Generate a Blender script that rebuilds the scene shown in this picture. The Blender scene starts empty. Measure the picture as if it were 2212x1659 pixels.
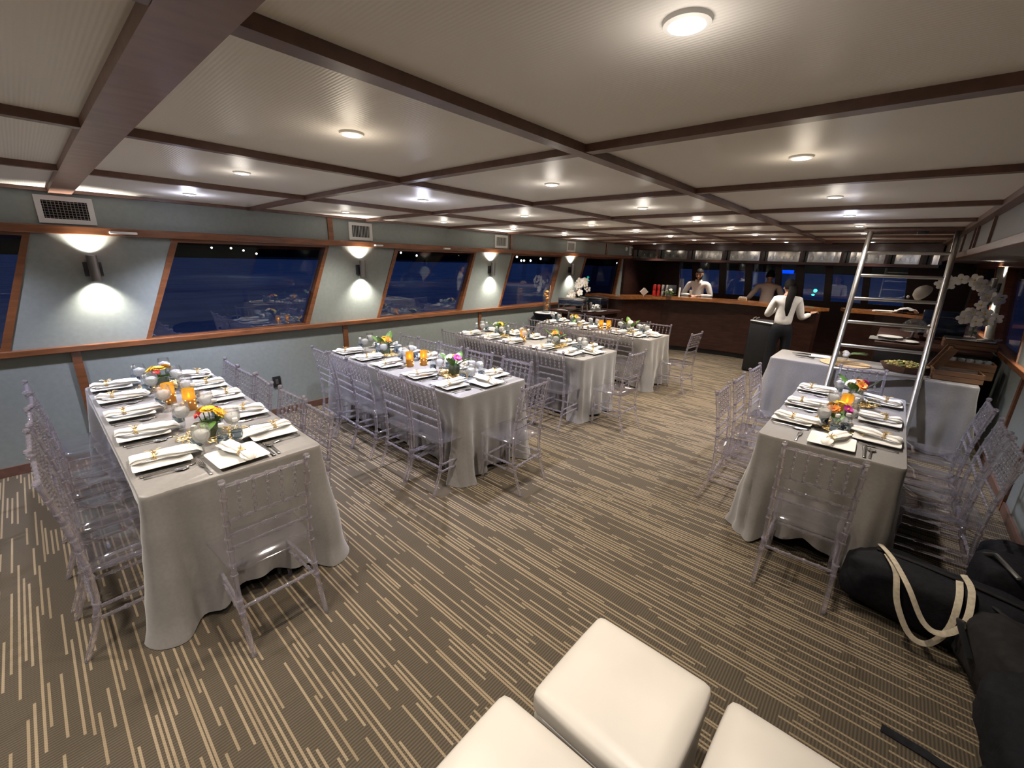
import bpy, bmesh, math, random
from mathutils import Vector, Matrix, noise

PI = math.pi
C = bpy.context.scene
COL = C.collection
random.seed(7)

# ------------------------------------------------------------------ camera, world, exposure
IMG_W, IMG_H, FOCAL_PX = 2212, 1659, 913.4
YAW, PITCH, ROLL = math.radians(-41.297), math.radians(-16.475), math.radians(-1.7176)
EYE = 1.83


def make_camera():
    ca, sa = math.cos(YAW), math.sin(YAW)
    f = Vector((sa * math.cos(PITCH), ca * math.cos(PITCH), math.sin(PITCH)))
    r = Vector((ca, -sa, 0.0))
    d = f.cross(r)
    r2 = r * math.cos(ROLL) + d * math.sin(ROLL)
    d2 = -r * math.sin(ROLL) + d * math.cos(ROLL)
    m = Matrix(((r2.x, -d2.x, -f.x, 0), (r2.y, -d2.y, -f.y, 0), (r2.z, -d2.z, -f.z, EYE), (0, 0, 0, 1)))
    cd = bpy.data.cameras.new('camera')
    cd.sensor_fit = 'HORIZONTAL'
    cd.sensor_width = 36.0
    cd.lens = 36.0 * FOCAL_PX / IMG_W
    cd.clip_start = 0.05
    cd.clip_end = 2000
    o = bpy.data.objects.new('camera', cd)
    o.matrix_world = m
    COL.objects.link(o)
    C.camera = o


make_camera()
C.view_settings.view_transform = 'Standard'
C.view_settings.look = 'None'
C.view_settings.gamma = 1.0
C.view_settings.use_curve_mapping = False
C.view_settings.exposure = 0.12
C.cycles.max_bounces = 14
C.cycles.diffuse_bounces = 5
C.cycles.glossy_bounces = 4
C.cycles.transmission_bounces = 14
C.cycles.transparent_max_bounces = 56
C.cycles.caustics_reflective = False
C.cycles.caustics_refractive = False
C.cycles.sample_clamp_indirect = 4.0
C.cycles.use_denoising = True
C.cycles.use_adaptive_sampling = True
C.cycles.adaptive_threshold = 0.02

SPOT_W = 120.0          # one ceiling downlight
SCONCE_W = 46.0
WARM = (1.0, 0.91, 0.81)
WARMER = (1.0, 0.85, 0.66)
COOL = (0.78, 0.80, 1.0)


def make_world():
    w = bpy.data.worlds.new('night_sky')
    w.use_nodes = True
    nt = w.node_tree
    nt.nodes.clear()
    out = nt.nodes.new('ShaderNodeOutputWorld')
    bg = nt.nodes.new('ShaderNodeBackground')
    tc = nt.nodes.new('ShaderNodeTexCoord')
    sp = nt.nodes.new('ShaderNodeSeparateXYZ')
    cr = nt.nodes.new('ShaderNodeValToRGB')
    cr.color_ramp.elements[0].position = 0.0
    cr.color_ramp.elements[0].color = (0.0012, 0.0018, 0.005, 1)
    cr.color_ramp.elements[1].position = 1.0
    cr.color_ramp.elements[1].color = (0.028, 0.048, 0.135, 1)
    e = cr.color_ramp.elements.new(0.25)
    e.color = (0.002, 0.004, 0.013, 1)
    nt.links.new(tc.outputs['Generated'], sp.inputs[0])
    nt.links.new(sp.outputs['Z'], cr.inputs[0])
    nt.links.new(cr.outputs[0], bg.inputs['Color'])
    bg.inputs['Strength'].default_value = 1.0
    nt.links.new(bg.outputs[0], out.inputs[0])
    C.world = w


make_world()


# ------------------------------------------------------------------ materials
def principled(name, col, rough=0.5, spec=0.5, metal=0.0, coat=0.0, sheen=0.0, emit=None, estr=0.0):
    m = bpy.data.materials.new(name)
    m.use_nodes = True
    b = m.node_tree.nodes['Principled BSDF']
    b.inputs['Base Color'].default_value = (*col, 1)
    b.inputs['Roughness'].default_value = rough
    b.inputs['Specular IOR Level'].default_value = spec
    b.inputs['Metallic'].default_value = metal
    b.inputs['Coat Weight'].default_value = coat
    b.inputs['Coat Roughness'].default_value = 0.12
    b.inputs['Sheen Weight'].default_value = sheen
    if emit:
        b.inputs['Emission Color'].default_value = (*emit, 1)
        b.inputs['Emission Strength'].default_value = estr
    return m


def N(nt, t, **kw):
    n = nt.nodes.new(t)
    for k, v in kw.items():
        setattr(n, k, v)
    return n


def math_node(nt, op, a, b=None, c=None):
    n = N(nt, 'ShaderNodeMath', operation=op)
    for i, v in enumerate((a, b, c)):
        if v is None:
            continue
        if hasattr(v, 'is_output'):
            nt.links.new(v, n.inputs[i])
        else:
            n.inputs[i].default_value = v
    return n.outputs[0]


def vary(m, scale=(4, 4, 4), amount=0.25, detail=3, bump=0.0):
    """Noise over the base colour (grain, weave, wear), optional bump."""
    nt = m.node_tree
    b = nt.nodes['Principled BSDF']
    base = tuple(b.inputs['Base Color'].default_value)
    tc = N(nt, 'ShaderNodeTexCoord')
    mp = N(nt, 'ShaderNodeMapping')
    mp.inputs['Scale'].default_value = scale
    no = N(nt, 'ShaderNodeTexNoise')
    no.inputs['Scale'].default_value = 1.0
    no.inputs['Detail'].default_value = detail
    nt.links.new(tc.outputs['Object'], mp.inputs[0])
    nt.links.new(mp.outputs[0], no.inputs['Vector'])
    cr = N(nt, 'ShaderNodeValToRGB')
    cr.color_ramp.elements[0].position = 0.3
    cr.color_ramp.elements[1].position = 0.7
    cr.color_ramp.elements[0].color = tuple(max(0, c * (1 - amount)) for c in base[:3]) + (1,)
    cr.color_ramp.elements[1].color = tuple(min(1, c * (1 + amount)) for c in base[:3]) + (1,)
    nt.links.new(no.outputs['Fac'], cr.inputs[0])
    nt.links.new(cr.outputs[0], b.inputs['Base Color'])
    if bump:
        bp = N(nt, 'ShaderNodeBump')
        bp.inputs['Strength'].default_value = bump
        bp.inputs['Distance'].default_value = 0.01
        nt.links.new(no.outputs['Fac'], bp.inputs['Height'])
        nt.links.new(bp.outputs[0], b.inputs['Normal'])
    return m


def clear_material(name, tint, edge, refl=0.9, milk=0.05, milk_col=(0.8, 0.78, 0.86), rough=0.03, base=0.05):
    """Thin clear plastic or glass: see-through, darker at grazing angles, Fresnel reflections."""
    m = bpy.data.materials.new(name)
    m.use_nodes = True
    nt = m.node_tree
    nt.nodes.clear()
    out = N(nt, 'ShaderNodeOutputMaterial')
    lw = N(nt, 'ShaderNodeLayerWeight')
    lw.inputs['Blend'].default_value = 0.35
    cr = N(nt, 'ShaderNodeValToRGB')
    cr.color_ramp.elements[0].color = (*tint, 1)
    cr.color_ramp.elements[1].color = (*edge, 1)
    cr.color_ramp.elements[0].position = 0.25
    cr.color_ramp.elements[1].position = 0.95
    nt.links.new(lw.outputs['Facing'], cr.inputs[0])
    tr = N(nt, 'ShaderNodeBsdfTransparent')
    nt.links.new(cr.outputs[0], tr.inputs['Color'])
    gl = N(nt, 'ShaderNodeBsdfGlossy')
    gl.inputs['Color'].default_value = (refl, refl, refl, 1)
    gl.inputs['Roughness'].default_value = rough
    l2 = N(nt, 'ShaderNodeLayerWeight')
    l2.inputs['Blend'].default_value = 0.5
    sch = math_node(nt, 'MULTIPLY_ADD', math_node(nt, 'POWER', l2.outputs['Facing'], 4.0), 0.75 * (1 - base), base)
    mx = N(nt, 'ShaderNodeMixShader')
    nt.links.new(sch, mx.inputs[0])
    nt.links.new(tr.outputs[0], mx.inputs[1])
    nt.links.new(gl.outputs[0], mx.inputs[2])
    last = mx
    if milk:
        df = N(nt, 'ShaderNodeBsdfDiffuse')
        df.inputs['Color'].default_value = (*milk_col, 1)
        m2 = N(nt, 'ShaderNodeMixShader')
        m2.inputs[0].default_value = milk
        nt.links.new(mx.outputs[0], m2.inputs[1])
        nt.links.new(df.outputs[0], m2.inputs[2])
        last = m2
    nt.links.new(last.outputs[0], out.inputs[0])
    return m


def refractive_material(name, tint, see, ior=1.45, rough=0.0, milk=0.0, milk_col=(0.8, 0.8, 0.8)):
    """Solid clear plastic or glass: refraction with reflections, part of the light passing straight."""
    m = bpy.data.materials.new(name)
    m.use_nodes = True
    nt = m.node_tree
    nt.nodes.clear()
    out = N(nt, 'ShaderNodeOutputMaterial')
    g = N(nt, 'ShaderNodeBsdfGlass')
    g.inputs['Color'].default_value = (*tint, 1)
    g.inputs['IOR'].default_value = ior
    g.inputs['Roughness'].default_value = rough
    tr = N(nt, 'ShaderNodeBsdfTransparent')
    tr.inputs['Color'].default_value = (*tint, 1)
    mx = N(nt, 'ShaderNodeMixShader')
    mx.inputs[0].default_value = see
    nt.links.new(g.outputs[0], mx.inputs[1])
    nt.links.new(tr.outputs[0], mx.inputs[2])
    last = mx
    if milk:
        df = N(nt, 'ShaderNodeBsdfDiffuse')
        df.inputs['Color'].default_value = (*milk_col, 1)
        m2 = N(nt, 'ShaderNodeMixShader')
        m2.inputs[0].default_value = milk
        nt.links.new(mx.outputs[0], m2.inputs[1])
        nt.links.new(df.outputs[0], m2.inputs[2])
        last = m2
    nt.links.new(last.outputs[0], out.inputs[0])
    return m


def carpet_material():
    m = principled('carpet', (0.1, 0.08, 0.06), rough=0.95, spec=0.1)
    nt = m.node_tree
    b = nt.nodes['Principled BSDF']
    geo = N(nt, 'ShaderNodeTexCoord')
    sp = N(nt, 'ShaderNodeSeparateXYZ')
    nt.links.new(geo.outputs['Object'], sp.inputs[0])
    X, Y = sp.outputs['X'], sp.outputs['Y']

    def stripes(pitch, thresh, seed, lo, hi):
        yy = math_node(nt, 'DIVIDE', Y, pitch)
        row = math_node(nt, 'FLOOR', yy)
        fy0 = math_node(nt, 'FRACT', yy)
        wn = N(nt, 'ShaderNodeTexWhiteNoise', noise_dimensions='1D')
        nt.links.new(math_node(nt, 'ADD', row, seed), wn.inputs['W'])
        sc = N(nt, 'ShaderNodeSeparateColor')
        nt.links.new(wn.outputs['Color'], sc.inputs[0])
        fy = math_node(nt, 'SUBTRACT', fy0, math_node(nt, 'MULTIPLY', sc.outputs[2], 0.45))
        length = math_node(nt, 'MULTIPLY_ADD', sc.outputs[0], 0.18, 0.22)
        xx = math_node(nt, 'ADD', math_node(nt, 'DIVIDE', X, length), math_node(nt, 'MULTIPLY', sc.outputs[1], 37.0))
        cell = math_node(nt, 'FLOOR', xx)
        w2 = N(nt, 'ShaderNodeTexWhiteNoise', noise_dimensions='2D')
        cb = N(nt, 'ShaderNodeCombineXYZ')
        nt.links.new(row, cb.inputs[0])
        nt.links.new(cell, cb.inputs[1])
        nt.links.new(cb.outputs[0], w2.inputs['Vector'])
        on = math_node(nt, 'GREATER_THAN', w2.outputs['Value'], thresh)
        ma = math_node(nt, 'GREATER_THAN', fy, lo)
        mb = math_node(nt, 'LESS_THAN', fy, hi)
        return math_node(nt, 'MULTIPLY', on, math_node(nt, 'MULTIPLY', ma, mb)), w2.outputs['Value']

    s1, v1 = stripes(0.0215, 0.44, 3.0, 0.05, 0.47)
    # ribs run along Y
    fx = math_node(nt, 'SINE', math_node(nt, 'MULTIPLY', X, 2 * PI / 0.0125))
    rib = math_node(nt, 'MULTIPLY_ADD', fx, 0.5, 0.5)
    no = N(nt, 'ShaderNodeTexNoise')
    no.inputs['Scale'].default_value = 1.7
    no.inputs['Detail'].default_value = 4
    nt.links.new(geo.outputs['Object'], no.inputs['Vector'])
    n2 = N(nt, 'ShaderNodeTexNoise')
    n2.inputs['Scale'].default_value = 160
    nt.links.new(geo.outputs['Object'], n2.inputs['Vector'])

    def mix(f, a, bb):
        n = N(nt, 'ShaderNodeMix', data_type='RGBA')
        for i, v in ((0, f), (6, a), (7, bb)):
            if hasattr(v, 'is_output'):
                nt.links.new(v, n.inputs[i])
            else:
                n.inputs[i].default_value = v
        return n.outputs[2]

    ground = mix(rib, (0.034, 0.028, 0.020, 1), (0.090, 0.074, 0.053, 1))
    ground = mix(math_node(nt, 'MULTIPLY', n2.outputs['Fac'], 0.5), ground, (0.058, 0.049, 0.037, 1))
    ground = mix(math_node(nt, 'MULTIPLY', no.outputs['Fac'], 0.35), ground, (0.044, 0.032, 0.022, 1))
    light = mix(v1, (0.15, 0.112, 0.068, 1), (0.215, 0.170, 0.115, 1))
    light = mix(math_node(nt, 'MULTIPLY', rib, 0.35), light, (0.115, 0.090, 0.060, 1))
    col = mix(s1, ground, light)
    nt.links.new(col, b.inputs['Base Color'])
    bp = N(nt, 'ShaderNodeBump')
    bp.inputs['Strength'].default_value = 0.4
    bp.inputs['Distance'].default_value = 0.003
    nt.links.new(rib, bp.inputs['Height'])
    nt.links.new(bp.outputs[0], b.inputs['Normal'])
    return m


def ceiling_material():
    m = principled('ceiling_panel', (0.82, 0.79, 0.75), rough=0.42, spec=0.4)
    nt = m.node_tree
    b = nt.nodes['Principled BSDF']
    tc = N(nt, 'ShaderNodeTexCoord')
    wv = N(nt, 'ShaderNodeTexWave', wave_type='BANDS', bands_direction='Y')
    wv.inputs['Scale'].default_value = 28.0
    wv.inputs['Distortion'].default_value = 0.8
    wv.inputs['Detail'].default_value = 2.0
    wv.inputs['Detail Scale'].default_value = 3.0
    nt.links.new(tc.outputs['Object'], wv.inputs['Vector'])
    bp = N(nt, 'ShaderNodeBump')
    bp.inputs['Strength'].default_value = 0.12
    bp.inputs['Distance'].default_value = 0.004
    nt.links.new(wv.outputs['Fac'], bp.inputs['Height'])
    nt.links.new(bp.outputs[0], b.inputs['Normal'])
    return m


M = {}
M['carpet'] = carpet_material()
M['ceiling'] = ceiling_material()
M['wall'] = vary(principled('grey_green_wall', (0.205, 0.225, 0.212), rough=0.55, spec=0.4), (30, 30, 30), 0.05)
M['wood'] = vary(principled('mahogany', (0.145, 0.052, 0.019), rough=0.35, spec=0.5, coat=0.25), (6, 6, 40), 0.3)
M['beam'] = vary(principled('dark_beam_wood', (0.115, 0.058, 0.042), rough=0.4, spec=0.5), (20, 20, 20), 0.2)
M['widebeam'] = vary(principled('wide_beam_lightened', (0.20, 0.105, 0.075), rough=0.35, spec=0.5), (20, 6, 20), 0.2)  # redder wood; colour also lightened for the strong light on this beam
M['darkwood'] = vary(principled('dark_mahogany', (0.036, 0.014, 0.010), rough=0.4, spec=0.3, coat=0.1), (5, 5, 25), 0.3)
M['bartop'] = vary(principled('varnished_bar_top', (0.30, 0.115, 0.035), rough=0.14, spec=0.6, coat=0.6), (3, 20, 20), 0.3)
M['cloth'] = vary(principled('grey_satin_cloth', (0.20, 0.188, 0.180), rough=0.45, spec=0.5, sheen=0.3), (60, 60, 60), 0.06)
M['acrylic'] = clear_material('clear_acrylic', (0.965, 0.96, 0.975), (0.74, 0.72, 0.79), refl=1.0, milk=0.012, base=0.07, rough=0.05)
M['acrylic_rod'] = refractive_material('clear_acrylic_rod', (0.97, 0.955, 0.985), 0.30, 1.46, 0.06, 0.075, (0.80, 0.76, 0.90))
M['stemware'] = refractive_material('stemware_glass', (0.99, 0.99, 0.99), 0.72, 1.45)
M['glass'] = clear_material('clear_glass', (0.975, 0.98, 0.98), (0.80, 0.81, 0.81), refl=1.0, milk=0.02, base=0.06, milk_col=(0.8, 0.8, 0.8))
M['pane'] = clear_material('window_glass', (0.80, 0.86, 0.88), (0.70, 0.78, 0.8), refl=1.0, milk=0.0, rough=0.0, base=0.10)
M['darkpane'] = clear_material('tinted_window_glass', (0.22, 0.24, 0.28), (0.2, 0.22, 0.25), refl=1.0, milk=0.0, rough=0.0, base=0.06)
M['bottle'] = clear_material('bottle_plastic', (0.93, 0.95, 0.96), (0.72, 0.76, 0.78), refl=1.0, milk=0.10, base=0.06, milk_col=(0.7, 0.8, 0.85))
M['ice'] = refractive_material('ice', (0.98, 0.98, 0.98), 0.88, 1.2, 0.15, 0.42, (0.95, 0.95, 0.93))
M['ceramic'] = principled('white_ceramic', (0.80, 0.79, 0.76), rough=0.22, spec=0.5)
M['napkin'] = vary(principled('white_linen', (0.80, 0.78, 0.74), rough=0.8, spec=0.2, sheen=0.2), (90, 90, 90), 0.05)
M['steel'] = principled('steel', (0.62, 0.61, 0.6), rough=0.22, metal=1.0)
M['chrome'] = principled('brushed_aluminium', (0.74, 0.73, 0.71), rough=0.28, metal=1.0)
M['gold'] = principled('gold_wire', (0.90, 0.66, 0.30), rough=0.35, metal=1.0)
M['white'] = principled('white_paint', (0.75, 0.74, 0.71), rough=0.45)
M['black'] = principled('black_plastic', (0.010, 0.010, 0.012), rough=0.4)
M['blackcloth'] = vary(principled('black_fabric', (0.007, 0.007, 0.010), rough=0.85, spec=0.2), (40, 40, 40), 0.3, bump=0.3)
M['charcoal'] = vary(principled('charcoal_fabric', (0.014, 0.0135, 0.014), rough=0.85, spec=0.2), (30, 30, 30), 0.25, bump=0.3)
M['strap'] = vary(principled('beige_webbing', (0.42, 0.37, 0.29), rough=0.85, spec=0.2), (60, 60, 60), 0.15)
M['leather'] = vary(principled('white_leather', (0.46, 0.43, 0.39), rough=0.42, spec=0.45), (5, 5, 5), 0.04, bump=0.05)
M['recess_shade'] = principled('painted_recess_shade', (0.006, 0.006, 0.007), rough=0.9, spec=0.1)  # flat black in place of the shade inside openings
M['bronze'] = principled('brushed_nickel', (0.33, 0.31, 0.30), rough=0.35, metal=1.0)
M['lamp'] = principled('lamp_lens', (1, 1, 1), emit=(1.0, 0.96, 0.90), estr=40.0)
M['sconce_lens'] = principled('sconce_lens', (1, 1, 1), emit=(1.0, 0.97, 0.88), estr=14.0)
M['flame'] = principled('candle_flame', (1, 0.6, 0.2), emit=(1.0, 0.72, 0.25), estr=8.0)
M['pierced_glow'] = principled('light_dot', (1, 0.8, 0.4), emit=(1.0, 0.72, 0.25), estr=4.0)  # glowing dots stand in for candlelight coming through pierced holes
M['wax'] = principled('wax', (0.75, 0.50, 0.16), rough=0.5)
M['green'] = vary(principled('leaf_green', (0.075, 0.17, 0.025), rough=0.45), (30, 30, 30), 0.35)
M['darkgreen'] = vary(principled('leaf_dark', (0.03, 0.08, 0.02), rough=0.4), (30, 30, 30), 0.3)
M['yellow'] = principled('petal_yellow', (0.85, 0.52, 0.015), rough=0.6)
M['orange'] = principled('petal_orange', (0.80, 0.26, 0.02), rough=0.6)
M['magenta'] = principled('petal_magenta', (0.60, 0.03, 0.32), rough=0.6)
M['red'] = principled('petal_red', (0.45, 0.02, 0.02), rough=0.5)
M['petalwhite'] = principled('petal_white', (0.80, 0.76, 0.70), rough=0.6)
M['labelblue'] = principled('label_blue', (0.15, 0.20, 0.235), rough=0.4)
M['labelnavy'] = principled('label_navy', (0.022, 0.035, 0.06), rough=0.4)
M['labelpale'] = principled('label_pale', (0.60, 0.66, 0.68), rough=0.4)
M['cratewood'] = vary(principled('crate_wood', (0.12, 0.056, 0.025), rough=0.6), (4, 30, 30), 0.35)
M['raffia'] = vary(principled('raffia', (0.42, 0.29, 0.16), rough=0.85), (60, 60, 60), 0.3, bump=0.4)
M['salad'] = vary(principled('salad', (0.42, 0.34, 0.10), rough=0.6), (40, 40, 40), 0.4)
M['saladgreen'] = principled('salad_green', (0.10, 0.16, 0.03), rough=0.5)
M['navy'] = principled('navy_enamel', (0.008, 0.014, 0.03), rough=0.15, spec=0.6, coat=0.5)
M['skin'] = principled('skin', (0.42, 0.24, 0.16), rough=0.55)
M['hair'] = principled('black_hair', (0.010, 0.008, 0.007), rough=0.7, spec=0.15)
M['shirt'] = vary(principled('white_shirt', (0.66, 0.63, 0.60), rough=0.8, spec=0.2), (20, 20, 20), 0.06)
M['tanshirt'] = principled('tan_shirt', (0.34, 0.26, 0.22), rough=0.85, spec=0.2)
M['trousers'] = principled('black_trousers', (0.010, 0.010, 0.013), rough=0.85, spec=0.2)
M['canred'] = principled('can_red', (0.45, 0.02, 0.015), rough=0.3, metal=0.3)
M['mirror'] = principled('mirror_panel', (0.20, 0.185, 0.165), rough=0.10, metal=1.0)
M['amberjuice'] = principled('orange_fruit', (0.70, 0.28, 0.04), rough=0.5)
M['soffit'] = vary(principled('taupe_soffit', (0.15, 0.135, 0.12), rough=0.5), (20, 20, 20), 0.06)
M['shade'] = principled('pale_shade', (0.38, 0.36, 0.32), rough=0.5)
M['shore'] = principled('dark_shore', (0.004, 0.004, 0.005), rough=1.0, spec=0.0)
M['citylight'] = principled('shore_light', (1, 1, 1), emit=(1.0, 0.93, 0.8), estr=30.0)
M['blueled'] = principled('blue_sign_light', (0, 0, 1), emit=(0.0, 0.05, 1.0), estr=2.2)
M['greenled'] = principled('green_bow_light', (0, 1, 0.5), emit=(0.05, 1.0, 0.6), estr=5.0)


def water_material():
    m = principled('sea_water', (0.05, 0.13, 0.42), rough=0.55, spec=0.15)
    nt = m.node_tree
    b = nt.nodes['Principled BSDF']
    tc = N(nt, 'ShaderNodeTexCoord')
    mp = N(nt, 'ShaderNodeMapping')
    mp.inputs['Scale'].default_value = (0.5, 0.25, 1)
    no = N(nt, 'ShaderNodeTexNoise')
    no.inputs['Scale'].default_value = 1.0
    no.inputs['Detail'].default_value = 5
    nt.links.new(tc.outputs['Object'], mp.inputs[0])
    nt.links.new(mp.outputs[0], no.inputs['Vector'])
    cr = N(nt, 'ShaderNodeValToRGB')
    cr.color_ramp.elements[0].position = 0.35
    cr.color_ramp.elements[0].color = (0.40, 0.47, 0.66, 1)
    cr.color_ramp.elements[1].position = 0.7
    cr.color_ramp.elements[1].color = (0.66, 0.74, 0.95, 1)
    nt.links.new(no.outputs['Fac'], cr.inputs[0])
    nt.links.new(cr.outputs[0], b.inputs['Base Color'])
    bp = N(nt, 'ShaderNodeBump')
    bp.inputs['Strength'].default_value = 0.5
    nt.links.new(no.outputs['Fac'], bp.inputs['Height'])
    nt.links.new(bp.outputs[0], b.inputs['Normal'])
    return m


M['water'] = water_material()


def amber_material():
    m = bpy.data.materials.new('amber_glass')
    m.use_nodes = True
    nt = m.node_tree
    nt.nodes.clear()
    out = N(nt, 'ShaderNodeOutputMaterial')
    tr = N(nt, 'ShaderNodeBsdfTransparent')
    tr.inputs['Color'].default_value = (0.98, 0.74, 0.24, 1)
    tl = N(nt, 'ShaderNodeBsdfTranslucent')
    tl.inputs['Color'].default_value = (0.9, 0.66, 0.16, 1)
    df = N(nt, 'ShaderNodeBsdfDiffuse')
    df.inputs['Color'].default_value = (0.58, 0.38, 0.08, 1)
    gl = N(nt, 'ShaderNodeBsdfGlossy')
    gl.inputs['Roughness'].default_value = 0.1
    a = N(nt, 'ShaderNodeMixShader')
    a.inputs[0].default_value = 0.5
    nt.links.new(tl.outputs[0], a.inputs[1])
    nt.links.new(df.outputs[0], a.inputs[2])
    c = N(nt, 'ShaderNodeMixShader')
    c.inputs[0].default_value = 0.6
    nt.links.new(tr.outputs[0], c.inputs[1])
    nt.links.new(a.outputs[0], c.inputs[2])
    d = N(nt, 'ShaderNodeMixShader')
    d.inputs[0].default_value = 0.06
    nt.links.new(c.outputs[0], d.inputs[1])
    nt.links.new(gl.outputs[0], d.inputs[2])
    nt.links.new(d.outputs[0], out.inputs[0])
    return m


M['amber'] = amber_material()


# ------------------------------------------------------------------ mesh helpers
class MB:
    def __init__(self):
        self.bm = bmesh.new()
        self.mi = 0

    def _f(self, vs):
        try:
            f = self.bm.faces.new(vs)
            f.material_index = self.mi
            return f
        except ValueError:
            return None

    def box(self, c, s, rot=None, bevel=0.0):
        geom = bmesh.ops.create_cube(self.bm, size=1.0)
        vs = geom['verts']
        mt = Matrix.Translation(Vector(c)) @ (rot.to_4x4() if rot else Matrix.Identity(4)) @ Matrix.Diagonal((*s, 1))
        bmesh.ops.transform(self.bm, matrix=mt, verts=vs)
        fs = list({f for v in vs for f in v.link_faces})
        for f in fs:
            f.material_index = self.mi
        if bevel:
            es = list({e for v in vs for e in v.link_edges})
            r = bmesh.ops.bevel(self.bm, geom=es, offset=bevel, segments=2, affect='EDGES', profile=0.5)
            for f in r['faces']:
                f.material_index = self.mi
        return self

    def tube(self, pts, rad, seg=8, cap=True, flat=1.0):
        pts = [Vector(p) for p in pts]
        n = len(pts)
        if not isinstance(rad, (list, tuple)):
            rad = [rad] * n
        rings = []
        t0 = (pts[1] - pts[0]).normalized()
        up = Vector((0, 0, 1)) if abs(t0.z) < 0.9 else Vector((1, 0, 0))
        a = (up - t0 * up.dot(t0)).normalized()
        for i, p in enumerate(pts):
            t = (pts[min(i + 1, n - 1)] - pts[max(i - 1, 0)])
            if t.length < 1e-9:
                t = t0
            t = t.normalized()
            a = (a - t * a.dot(t))
            a = a.normalized() if a.length > 1e-6 else t.orthogonal().normalized()
            b = t.cross(a)
            rings.append([self.bm.verts.new(p + (a * math.cos(2 * PI * k / seg) * flat + b * math.sin(2 * PI * k / seg)) * rad[i]) for k in range(seg)])
        for i in range(n - 1):
            for k in range(seg):
                self._f((rings[i][k], rings[i][(k + 1) % seg], rings[i + 1][(k + 1) % seg], rings[i + 1][k]))
        if cap:
            self._f(rings[0][::-1])
            self._f(rings[-1])
        return self

    def rod(self, p0, p1, r, beads=(), rb=None, seg=8):
        """Turned rod with bead rings at the fractions BEADS."""
        p0, p1 = Vector(p0), Vector(p1)
        L = (p1 - p0).length
        rb = rb or r * 1.45
        st = [(0.0, r), (1.0, r)]
        for b in beads:
            h = rb * 0.9 / L
            st += [(b - h, r), (b - h * 0.6, rb * 0.92), (b, rb), (b + h * 0.6, rb * 0.92), (b + h, r)]
        st = sorted((min(1, max(0, t)), q) for t, q in st)
        self.tube([p0.lerp(p1, t) + (p1 - p0) * (i * 1e-6) for i, (t, q) in enumerate(st)], [q for t, q in st], seg)
        return self

    def lathe(self, prof, seg=16, o=(0, 0, 0), cap0=True, cap1=True, sq=0.0):
        o = Vector(o)
        rings = []
        for r, z in prof:
            ring = []
            for k in range(seg):
                a = 2 * PI * k / seg
                q = r
                if sq:
                    q = r / ((abs(math.cos(a)) ** sq + abs(math.sin(a)) ** sq) ** (1 / sq))
                ring.append(self.bm.verts.new(o + Vector((q * math.cos(a), q * math.sin(a), z))))
            rings.append(ring)
        for i in range(len(rings) - 1):
            for k in range(seg):
                self._f((rings[i][k], rings[i][(k + 1) % seg], rings[i + 1][(k + 1) % seg], rings[i + 1][k]))
        if cap0:
            self._f(rings[0][::-1])
        if cap1:
            self._f(rings[-1])
        return self

    def ball(self, c, r, seg=10, sc=(1, 1, 1), rot=None):
        g = bmesh.ops.create_uvsphere(self.bm, u_segments=seg, v_segments=max(5, seg // 2 + 1), radius=1.0)
        mt = Matrix.Translation(Vector(c)) @ (rot.to_4x4() if rot else Matrix.Identity(4)) @ Matrix.Diagonal((r * sc[0], r * sc[1], r * sc[2], 1))
        bmesh.ops.transform(self.bm, matrix=mt, verts=g['verts'])
        for f in {f for v in g['verts'] for f in v.link_faces}:
            f.material_index = self.mi
        return self

    def prism(self, poly, d):
        """Extrude the 3-D polygon POLY by the vector D."""
        d = Vector(d)
        a = [self.bm.verts.new(Vector(p)) for p in poly]
        b = [self.bm.verts.new(Vector(p) + d) for p in poly]
        n = len(a)
        self._f(a)
        self._f(b[::-1])
        for i in range(n):
            self._f((a[i], b[i], b[(i + 1) % n], a[(i + 1) % n]))
        return self

    def grid(self, fn, nu, nv, close_u=False):
        vs = [[self.bm.verts.new(Vector(fn(i / (nu if close_u else nu - 1), j / (nv - 1)))) for i in range(nu)] for j in range(nv)]
        for j in range(nv - 1):
            for i in range(nu if close_u else nu - 1):
                k = (i + 1) % nu
                self._f((vs[j][i], vs[j][k], vs[j + 1][k], vs[j + 1][i]))
        return vs

    def mesh(self, name, mats, smooth=True, angle=40):
        bmesh.ops.recalc_face_normals(self.bm, faces=self.bm.faces[:])
        me = bpy.data.meshes.new(name)
        self.bm.to_mesh(me)
        self.bm.free()
        for m in (mats if isinstance(mats, (list, tuple)) else [mats]):
            me.materials.append(m)
        if smooth:
            me.polygons.foreach_set('use_smooth', [True] * len(me.polygons))
            me.set_sharp_from_angle(angle=math.radians(angle))
        return me

    def build(self, name, mats, parent=None, loc=(0, 0, 0), rz=0.0, smooth=True, angle=40):
        return link(name, self.mesh(name, mats, smooth, angle), parent, loc, rz)


def link(name, me, parent=None, loc=(0, 0, 0), rz=0.0):
    o = bpy.data.objects.new(name, me)
    o.location = loc
    o.rotation_euler = (0, 0, rz)
    COL.objects.link(o)
    if parent:
        o.parent = parent
    return o


def tag(o, label, cat, group=None):
    o['label'] = label
    o['category'] = cat
    if group:
        o['group'] = group
    return o


def thing(name, label, cat, loc=(0, 0, 0), rz=0.0, group=None):
    return tag(link(name, None, None, loc, rz), label, cat, group)


def structure(o):
    o['kind'] = 'structure'
    return o


def dup(root, loc, rz, label, group=None):
    r = root.copy()
    COL.objects.link(r)
    r.location = loc
    r.rotation_euler = (0, 0, rz)
    r['label'] = label
    if group:
        r['group'] = group

    def kids(a, b):
        for ch in list(a.children):
            c = ch.copy()
            COL.objects.link(c)
            c.parent = b
            kids(ch, c)
    kids(root, r)
    return r


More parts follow.
